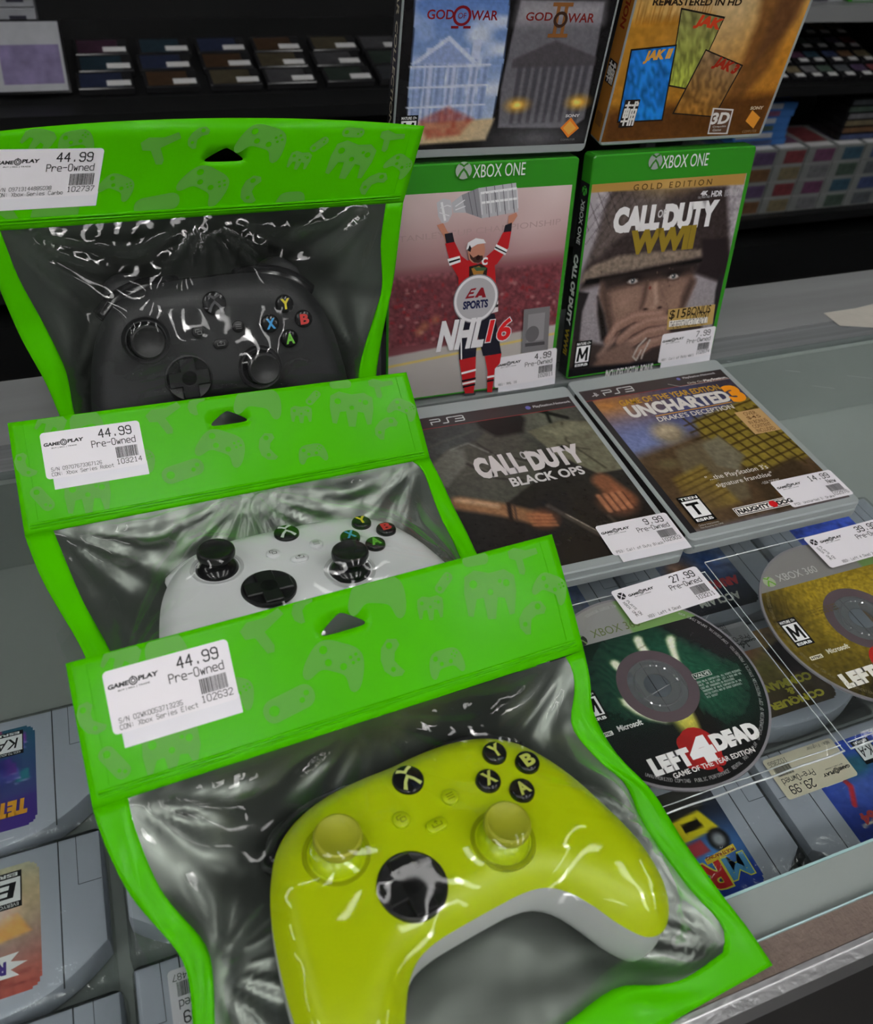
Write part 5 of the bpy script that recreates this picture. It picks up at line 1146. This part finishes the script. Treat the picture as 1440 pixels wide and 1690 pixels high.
A.lay += .02
sphere_logo(A, -37.5, -39.8, 4.0, (150, 160, 130), (96, 150, 40)); A.text('XBOX 360', -31, -43.3, 30, 5.4, (170, 168, 166))
esrb(A, -53.0, -12.6, 12.5, 19.5); A.rect(-51, 14.2, 8.6, 2.6, (196, 190, 170), .4); A.text('NTSC', -50.2, 14.8, 7, 1.5, (40, 34, 10), bold=.04); A.text('Microsoft', -38.2, 12.6, 15.5, 3.4, (200, 196, 180), bold=.03)
A.circ(-8, 31, 10, (168, 30, 24), 12, 20)
A.text('LEFT', -43.5, 29, 25, 9.4, (216, 210, 200), bold=.08); A.text('4', -14.5, 24.5, 14, 14.5, (222, 218, 206), bold=.1); A.text('DEAD 2', 2, 28, 36, 9.4, (216, 210, 200), bold=.08)
for i in range(3): A.stroke('2009 VALVE CORPORATION. ALL RIGHTS', -30, -14+i*1.8, 1.0, .62, (90, 74, 20), .15)
arc_text(A, 'UNAUTHORIZED COPYING, PUBLIC PERFORMANCE, RENTAL, PAY FOR PLAY, OR CIRCUMVENTION OF COPY PROTECTION STRICTLY PROHIBITED. 2009 MICROSOFT CORPORATION. ALL RIGHTS RESERVED.', 54.2, 218, 1.6, 1.1, (120, 110, 80))
disc2 = make_disc('golden yellow game disc with a grey top band', .0745, -.2457, A)
make_sleeve('clear sleeve holding the dark green disc', -.1345, .0030, -.3140, -.1868, price_sticker('27.99', 'Pre-Owned', ['XB3: Left 4 Dead'], '103211', 31, 62, 26, False, badge=True), (-64.6, -186.3), math.radians(3))
make_sleeve('clear sleeve holding the golden yellow disc', .0075, .1450, -.3140, -.1800, price_sticker('39.99', 'Pre-Owned', ['XB3: Left 4 Dead 2'], '103212', 32, 62, 27, False, badge=True), (80.6, -182.3), math.radians(1))

# ------------------------------------------------------------------ grey cartridges on the deck under the glass
M_CART = mat('grey_cartridge_plastic', (0.48, 0.51, 0.59), 0.40)
M_GROOVE = mat('cartridge_groove', (0.035, 0.036, 0.042), 0.6)
def cart_outline(ins=0.0):
    P = [(-58+ins, -37.7+ins), (58-ins, -37.7+ins), (58-ins, 18)]
    for i in range(1, 24):
        u = 1-2*i/24; x = 58*u; y = 18+19.7*(1-abs(u)**2.6)
        P.append((x*(58-ins)/58, y-ins))
    P.append((-58+ins, 18)); return P
CART_Z = -.0815
def make_cart(cx, cy, label, art, sticker=None, wrap=True, stpos=(0, 0)):
    t = thing('game_cartridge', label, 'cartridge', (cx, cy, CART_Z), 'grey cartridges under the glass'); t.rotation_euler = (0, 0, math.pi)
    mb = MB()
    lp = lambda ins, z: [(x/1000, y/1000, z/1000) for x, y in cart_outline(ins)]
    mb.loops([lp(1, 0), lp(0, 1.2), lp(0, 16.6), lp(.6, 18.2), lp(2.2, 19)])
    smooth_auto(mb.build('cartridge_shell', M_CART, t), 30)
    g = MB()
    for x in (-38, 38): g.box((x-.3)/1000, (x+.3)/1000, -.0372, .0335, .01895, .01906)
    for s in (-1, 1):
        g.box(s*.052-.0053, s*.052+.0053, -.0120, -.0117, .01895, .01905); g.box(s*.0465-.00015, s*.0465+.00015, -.0372, -.0118, .01895, .01905)
    g.build('side_groove', M_GROOVE, t)
    art.build('cartridge_label', lambda x, y, h: ((x-29)/1000, (29-y)/1000, (19.05+h)/1000), PRINT, t)
    if sticker: sticker.build('price_sticker', lambda x, y, h: ((x+stpos[0])/1000, (stpos[1]-y)/1000, (19.9+h)/1000), PAPER, t)
    if wrap:
        mb = MB(); lw = lambda ins, z: [(x/1000, y/1000, z/1000) for x, y in rrect(-59.2-ins, -39-ins, 118.4+2*ins, 77.6+2*ins, 3, 4)]
        mb.loops([lw(0, .1), lw(.3, 6), lw(0, 15), lw(-1.0, 19.6), lw(-4, 20.5)]); smooth_auto(mb.build('plastic_wrap', M_WRAP, t), 70)
    return t
def label_art(fn, extra, gain=1.9, n=58):
    A = Art(gain); gx, gy = np.meshgrid(np.linspace(0, 58, n), np.linspace(0, 60, n)); p = Pic(gx.ravel(), gy.ravel(), (128, 128, 128)); fn(p)
    ins = lambda x, y: (max(0, abs(x-29)-25)**2+max(0, abs(y-30)-26)**2) <= 16.5
    F = [(j*n+i, j*n+i+1, (j+1)*n+i+1, (j+1)*n+i) for j in range(n-1) for i in range(n-1) if all(ins(p.X[q], p.Y[q]) for q in (j*n+i, j*n+i+1, (j+1)*n+i+1, (j+1)*n+i))]
    A._add(list(zip(p.X, p.Y)), F, p.lin(gain)); A.lay += .02
    if extra: extra(A)
    return A
def kids(A, x, y, w, h, L, top, bot):
    A.rect(x, y, w, h, (20, 20, 22)); A.rect(x+.6, y+h*.16, w-1.2, h*.66, (200, 200, 198)); A.text(L, x+w*.16, y+h*.28, w*.68, h*.42, (24, 24, 26), bold=.01, shear=.2); A.text('ESRB', x+w*.12, y+h*.86, w*.76, h*.1, (210, 210, 208), bold=.03); A.text(top, x+w*.1, y+h*.04, w*.8, h*.09, (210, 210, 208)) if top else None
def a_blocks(p):
    p.vgrad(0, 60, (70, 56, 120), (34, 74, 92)); 
    for i in range(46):
        x, y = p.rng.uniform(0, 58), p.rng.uniform(12, 60); c = ((110, 52, 132), (40, 110, 118), (132, 50, 90), (88, 84, 156), (52, 90, 60))[i % 5]
        p.poly([(x, y), (x+7, y-1.4), (x+7.6, y+5), (x+.6, y+6.4)], c, .8, .9); p.line([(x, y), (x+7, y-1.4)], .6, (170, 160, 200), .7, .6)
    p.ell(26, 36, 15, 13, (30, 34, 92), .95, .4); p.ell(22, 31, 6, 4, (90, 100, 170), .7, .8); p.poly([(0, 0), (58, 0), (58, 14), (0, 18)], (58, 40, 110), 3, .8)
def e_blocks(A): A.text('TETRISPHERE', 4, 7, 50, 9, (196, 132, 40), bold=.07, shear=.1); kids(A, 6, 43, 16, 15, 'KA', 'KIDS TO ADULTS', '')
def a_toon(p):
    p.vgrad(0, 60, (150, 74, 66), (150, 150, 130)); p.ell(29, 30, 30, 14, (118, 120, 124), .8, .8); p.ell(20, 42, 24, 14, (176, 160, 110), .7, .8)
    p.poly([(4, 26), (38, 22), (34, 34), (10, 36)], (196, 140, 80), 1.5); p.ell(24, 40, 15, 9, (198, 160, 150), .9, .4); p.ell(45, 20, 10, 7, (150, 148, 150), .9, .5)
    for i in range(20): p.line([(p.rng.uniform(0, 58), p.rng.uniform(0, 12)), (p.rng.uniform(0, 58), p.rng.uniform(0, 12))], .5, (110, 46, 44), .7, .6)
    p.mottle(2, .15)
def e_toon(A):
    pts = [(29+(21 if i % 2 else 15)*math.cos(i*math.pi/11)*1.1, 13+(9.5 if i % 2 else 6.6)*math.sin(i*math.pi/11)) for i in range(22)]
    A.poly(pts, (206, 204, 214)); A.text('RUGRATS', 15, 9.5, 28, 6, (60, 46, 110), bold=.05); A.rect(26, 42, 16, 7, (16, 16, 18)); A.rect(26, 49, 16, 1.2, (170, 36, 40)); A.text('THQ', 27.5, 43.3, 12, 4.4, (210, 208, 208), bold=.04); kids(A, 8, 39, 15, 18, 'E', 'EVERYONE', '')
def a_race(p):
    p.vgrad(0, 60, (40, 70, 140), (36, 34, 30)); p.ell(29, 22, 34, 12, (70, 130, 190), .8, .8); p.poly([(8, 34), (48, 30), (52, 42), (14, 46)], (190, 172, 30), 1.2); p.poly([(16, 37), (28, 36), (28, 41), (17, 42)], (24, 22, 18), .8); p.poly([(34, 36), (44, 35), (45, 39.5), (34, 41)], (24, 22, 18), .8); p.ell(12, 28, 6.5, 6.5, (28, 28, 30), 1, .15); p.ell(12, 28, 3.6, 3.6, (140, 144, 148), .9, .4); p.poly([(20, 24), (40, 22), (36, 30), (22, 31)], (170, 40, 36), 1.5, .8); p.poly([(0, 0), (58, 0), (58, 8), (0, 14)], (30, 56, 140), 2)
    p.poly([(10, 46), (58, 42), (58, 60), (6, 60)], (40, 38, 30), 2, .8)
def e_race(A):
    A.text('M', 3, 6, 15, 13, (206, 190, 60), bold=.06); A.text('M', 3.6, 6.6, 13.8, 11.8, (70, 130, 170), bold=.03); A.text('R', 18, 4, 16, 16, (206, 180, 60), bold=.06); A.text('R', 18.8, 4.8, 14.5, 14.5, (178, 36, 36), bold=.03); A.text('C', 35, 6, 15, 13, (206, 180, 60), bold=.1); A.text('C', 35.8, 6.7, 13.5, 11.6, (178, 36, 36), bold=.06)
    A.poly([(6, 20), (26, 18), (26, 21), (6, 23.5)], (206, 160, 40)); A.text('MULTI RACING', 7, 20, 18, 1.8, (120, 30, 30), bold=.03); A.rect(38, 48, 14, 5.5, (200, 200, 196), 2); A.text('ocean', 39.5, 49, 11, 3.6, (40, 60, 140), bold=.04)
def a_blue(p): p.vgrad(0, 60, (30, 44, 110), (44, 66, 150)); p.ell(32, 34, 20, 14, (84, 108, 176), .6, .9); p.line([(44, 46), (40, 34), (46, 24)], 3, (160, 40, 44), 1); p.ell(30, 44, 16, 7, (36, 78, 90), .9, .4); p.line([(20, 16), (50, 12)], 1.2, (190, 180, 150), .8); p.mottle(3, .2)
def e_blue(A): A.text('64', 38, 12, 10, 7, (160, 60, 60), bold=.06); A.text('FORCE', 12, 5, 30, 6.5, (80, 110, 176), bold=.05); A.rect(42, 38, 13, 11, (206, 206, 204), .6); A.rect(45, 40, 7, 6.5, (40, 110, 90)); A.rect(47, 41.5, 3.5, 4, (70, 80, 160)); A.rect(38, 52, 16, 3.4, (190, 120, 120), 1.6); kids(A, 8, 42, 13, 15, 'K-A', '', '')
def a_cnc(p): p.vgrad(0, 60, (60, 50, 34), (150, 120, 84)); p.ell(34, 34, 18, 16, (150, 138, 60), .8, .8); p.ell(42, 48, 12, 8, (176, 110, 80), .8, .7); p.poly([(0, 20), (20, 24), (26, 44), (0, 52)], (50, 40, 42), 3); p.mottle(3, .3)
def e_cnc(A): A.text('COMMAND', 8, 16, 42, 6, (200, 178, 60), bold=.06); A.text('&', 26, 10.4, 6, 4.8, (200, 178, 60), bold=.04); A.text('CONQUER', 8, 3.6, 42, 6, (200, 178, 60), bold=.06)
def a_arm(p): p.vgrad(0, 60, (24, 24, 30), (110, 130, 170)); p.ell(16, 40, 14, 16, (40, 70, 130), .9, .6); p.ell(42, 36, 12, 14, (120, 70, 40), .9, .7); p.ell(44, 44, 5, 5, (170, 130, 110), .8, .6); p.mottle(3, .3)
def e_arm(A): A.text('ARMORINES', 4, 18, 50, 8, (176, 60, 66), bold=.07); A.text('ACCLAIM', 12, 6, 34, 6.5, (190, 190, 180), bold=.04)
def plain(c0, c1):
    def f(p): p.vgrad(0, 60, c0, c1); p.mottle(5, .4); p.mottle(2, .2)
    return f
make_cart(-.419, -.1625, 'grey cartridge with a purple block-puzzle label under the glass', label_art(a_blocks, e_blocks))
make_cart(-.419, -.2420, 'grey cartridge with a cartoon label and white starburst', label_art(a_toon, e_toon))
make_cart(-.416, -.3215, 'grey cartridge lowest at the left, below the starburst one', label_art(plain((60, 70, 110), (140, 110, 70)), None))
make_cart(-.2935, -.2350, 'grey cartridge with a pale yellow label left of the front pouch', label_art(plain((150, 140, 80), (170, 160, 110)), None))
make_cart(-.2935, -.3150, 'grey cartridge with an upside-down white barcode sticker', label_art(plain((90, 60, 60), (60, 60, 90)), None), price_sticker('19.99', 'Pre-Owned', [], '102487', 41, under=False, gain=1.3), stpos=(-7, -6))
make_cart(-.0680, -.3110, 'grey cartridge with a racing label and yellow truck', label_art(a_race, e_race))
make_cart(.0535, -.3150, 'grey cartridge with a blue label and cream price sticker', label_art(a_blue, e_blue), price_sticker('29.99', 'Pre-Owned', ['N64: Fighter'], '102355', 42, under=False, gain=1.5, paper=(200, 190, 168)), stpos=(2, -9))
make_cart(.0500, -.2290, 'grey cartridge with large yellow lettering between the two discs', label_art(a_cnc, e_cnc), price_sticker('14.99', 'Pre-Owned', [], '102222', 43, 30, 22, False, 1.3), stpos=(-4, -18))
make_cart(.0500, -.1480, 'grey cartridge with red lettering and a dark blue label', label_art(a_arm, e_arm))
make_cart(-.0710, -.2290, 'grey cartridge mostly hidden beneath the green disc', label_art(plain((110, 100, 60), (90, 110, 150)), None))
make_cart(-.0710, -.1480, 'grey cartridge with a pale blue label half under the dark soldier case', label_art(plain((120, 140, 170), (60, 70, 110)), None))
make_cart(.1725, -.1480, 'grey cartridge with a bright blue label beyond the yellow disc', label_art(plain((40, 60, 190), (60, 80, 160)), None))
make_cart(.1725, -.2290, 'grey cartridge under the right side of the yellow disc', label_art(plain((150, 150, 160), (120, 90, 60)), None))

# ------------------------------------------------------------------ far shelving unit full of stock
M_SHELF = mat('black_shelf', (0.010, 0.0105, 0.011), 0.45)
M_SHELFL = mat('grey_shelf_lip', (0.30, 0.31, 0.31), 0.35)
unit = thing('shelving_unit', 'black shelving unit across the aisle, stacked with games', 'shelves', (.6, 1.1, FLOOR))
def upart(n, mb, m): return mb.build(n, m, unit)
SX0, SX1 = -1.5, 1.5
upart('back_panel', MB().box(SX0, SX1, .34, .36, 0, Z+.5), M_SHELF)
upart('shelf', MB().box(SX0, SX1, -.165, .34, Z-.125, Z-.105), M_SHELF); upart('shelf', MB().box(SX0, SX1, -.165, .34, Z-.407, Z-.387), M_SHELF)
upart('shelf', MB().box(.30, SX1, -.165, .34, Z+.012, Z+.040), M_SHELFL); upart('base', MB().box(SX0, SX1, -.15, .34, 0, Z-.46), M_SHELF)
for x in (SX0, .10, SX1-.02): upart('upright', MB().box(x, x+.02, -.160, -.140, 0, Z+.5), mat('dark_grey_upright', (0.06, 0.06, 0.062), 0.4))
upart('upright', MB().box(-.945, -.93, -.160, -.150, Z-.386, Z-.126), M_SHELFL)
sm_rng = random.Random(21)
M_CASEB = mat('black_clear_case', (0.015, 0.015, 0.017), 0.12)
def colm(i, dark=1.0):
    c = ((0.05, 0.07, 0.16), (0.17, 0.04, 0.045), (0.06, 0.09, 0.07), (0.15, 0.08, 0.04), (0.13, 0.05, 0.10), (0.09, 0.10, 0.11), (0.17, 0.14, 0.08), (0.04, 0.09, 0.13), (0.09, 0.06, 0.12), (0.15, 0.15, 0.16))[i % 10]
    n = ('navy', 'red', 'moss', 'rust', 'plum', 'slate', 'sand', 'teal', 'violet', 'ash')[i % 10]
    return mat('%sbox_print_%s' % ('' if dark == 1 else 'dim_', n), tuple(v*dark for v in c), 0.35, noise=0.75, nscale=75)  # dim copies: same prints darkened, shelf shade put into the colour
CN = ('navy', 'red', 'dark green', 'rust', 'plum', 'slate', 'sand', 'teal', 'violet', 'ash grey')
M_STK = mat('white_price_label', (0.72, 0.72, 0.72), 0.5)
ZA = -.105; ZB = -.387
def flat_case(x, y, z, w, d, h, tilt, ci, label, group, name='boxed_game', lab=True, dark=1.0):
    t = thing(name, label, 'boxed game', group=group); t.matrix_world = Matrix.Translation((x, y, z)) @ Matrix.Rotation(tilt, 4, 'X')
    MB().rbox(w, d, 0, h, .002, .0012, -w/2, 0).build('case', M_CASEB, t)
    MB().box(-w*.44, w*.30, d*.06, d*.9, h, h+.0006).build('picture', colm(ci, dark), t)
    if lab: MB().box(w*.02, w*.44, d*.12, d*.42, h+.0007, h+.0012).build('price_label', M_STK, t)
    return t
cols = ['at the left end', 'second from the left', 'third from the left', 'fourth from the left', 'fifth from the left', 'sixth from the left']
tier = ['front', 'second', 'third', 'back']
SL = math.radians(11)
for c in range(6):
    for k in range(3):
        d = .003+k*.052
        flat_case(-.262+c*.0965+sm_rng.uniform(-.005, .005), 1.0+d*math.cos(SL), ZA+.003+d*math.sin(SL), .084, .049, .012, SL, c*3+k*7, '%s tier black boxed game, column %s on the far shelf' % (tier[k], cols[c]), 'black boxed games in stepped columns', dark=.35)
rk = MB(); yy = .19*math.cos(SL); zz = .19*math.sin(SL)
rk.loops([[(x, 1.0-1.1, Z+ZA+.0002), (x, 1.0-1.1+yy, Z+ZA+.0002), (x, 1.0-1.1+yy, Z+ZA+zz+.001), (x, 1.0-1.1, Z+ZA+.0012)] for x in (-.93, -.33)])
upart('sloped_rack', rk, M_SHELF)
M_WBOX = mat('white_box_card', (0.36, 0.375, 0.40), 0.5, noise=0.25, nscale=40); M_DK = mat('dark_print', (0.03, 0.03, 0.05), 0.5)
for k in range(4):
    t = thing('white_box', '%s white boxed game in the pile at the far left' % ('bottom', 'second lowest', 'second highest', 'top')[k], 'boxed game', (-.408, 1.09, ZA+.0285+k*.0265), 'white boxed games in a pile')
    MB().rbox(.12, .10, 0, .025, .002, .001, -.06, 0).build('box', M_WBOX, t); MB().box(.022, .046, -.0004, -.0001, .007, .015).build('logo', M_DK, t)
wb = thing('grey_box', 'grey stock box under the white pile at the far left', 'box', (-.408, 1.085, ZA+.0002)); MB().rbox(.125, .11, 0, .027, .002, .001, -.0625, 0).build('box', mat('grey_card', (0.10, 0.10, 0.11), 0.6), wb)
t = thing('jewel_case', 'clear disc case with a purple picture leaning at the far left', 'disc case'); t.matrix_world = Matrix.Translation((-.378, 1.005, ZA+.0062)) @ Matrix.Rotation(math.radians(52), 4, 'X')
MB().rbox(.125, .11, 0, .008, .002, .001, -.0625, 0).build('case', M_CASEB, t); MB().box(-.058, .058, .004, .106, .008, .0085).build('sheet', M_WBOX, t); MB().box(-.03, .054, .014, .072, .0086, .009).build('picture', mat('purple_print', (0.16, 0.13, 0.26), 0.4, noise=.7, nscale=45), t)
for r in range(5):
    for c in range(8):
        t = thing('small_cartridge', 'small dark cartridge with a white label in the %s row, %s along' % (('front', 'second', 'third', 'fourth', 'back')[r], ('first', 'second', 'third', 'fourth', 'fifth', 'sixth', 'seventh', 'eighth')[c]), 'cartridge', group='small cartridges on the far shelf')
        t.matrix_world = Matrix.Translation((.945+c*.0435+sm_rng.uniform(-.003, .003), .955+r*.05, ZA+.001+r*.0128)) @ Matrix.Rotation(math.radians(12), 4, 'X')
        MB().rbox(.039, .046, 0, .008, .002, .001, -.0195, 0).build('shell', M_CASEB, t); MB().box(-.016, .016, .022, .043, .008, .0084).build('picture', colm(r*5+c*3), t); MB().box(-.004, .017, .006, .018, .008, .0085).build('price_label', M_STK, t)
M_GBOX = mat('grey_boxed_spine', (0.215, 0.228, 0.222), 0.4, noise=0.25, nscale=30)
for c in range(7):
    for k in range(4):
        t = thing('boxed_cartridge', '%s boxed cartridge in grey column %s from the left' % (('lowest', 'second lowest', 'second highest', 'topmost')[k], ('first', 'second', 'third', 'fourth', 'fifth', 'sixth', 'seventh')[c]), 'boxed game', (.925+c*.079, .955, ZB+.0004+k*.0365), 'boxed cartridges in grey columns')
        MB().rbox(.076, .12, 0, .0358, .002, .001, -.038, 0).build('box', M_GBOX, t); MB().box(-.018, .034, -.0005, -.0001, .004, .031).build('front_picture', colm(c*3+k*5), t); MB().box(-.03, .034, .03, .11, .0359, .0363).build('top_picture', colm(c*7+k*3+1), t)
        if k == 3: MB().box(-.034, .030, .004, .024, .0364, .0368).build('price_label', M_STK, t)
for c, x in enumerate((1.00, 1.28)):
    for k in range(6):
        t = thing('blue_case', '%s %s case lying in the %s pile above the grey columns' % (('bottom', 'second', 'third', 'fourth', 'fifth', 'top')[k], ('blue', 'dark')[c], ('left', 'right')[c]), 'game case', (x+sm_rng.uniform(-.004, .004), .975, ZB+.1475+k*.0149), 'cases piled above the grey columns')
        MB().rbox(.135, .10, 0, .0142, .002, .001, -.0675, 0).build('case', mat('blue_clear_case', (0.05, 0.16, 0.42), 0.2) if c == 0 else M_CASEB, t); MB().box(-.062, .03, -.0004, -.0001, .002, .0125).build('spine', (M_WBOX if k % 2 else colm(k)) if c == 0 else colm(k*3), t)
for c in range(7):
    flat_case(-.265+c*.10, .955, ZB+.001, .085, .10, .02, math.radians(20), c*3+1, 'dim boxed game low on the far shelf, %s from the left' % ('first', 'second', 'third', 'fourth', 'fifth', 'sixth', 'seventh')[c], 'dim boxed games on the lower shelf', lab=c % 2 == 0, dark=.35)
t = thing('green_case', 'bright green game case on the upper right shelf', 'game case', (1.16, .96, .0405)); MB().rbox(.135, .12, 0, .0142, .002, .001, -.0675, 0).build('case', M_XGREEN, t); MB().box(-.06, .03, -.0004, -.0001, .002, .0125).build('spine', M_WBOX, t)
t = thing('white_case', 'white game case on the upper right shelf', 'game case', (1.01, .96, .0405)); MB().rbox(.135, .12, 0, .0142, .002, .001, -.0675, 0).build('case', M_WBOX, t); MB().box(-.06, .03, -.0004, -.0001, .002, .0125).build('spine', M_DK, t)
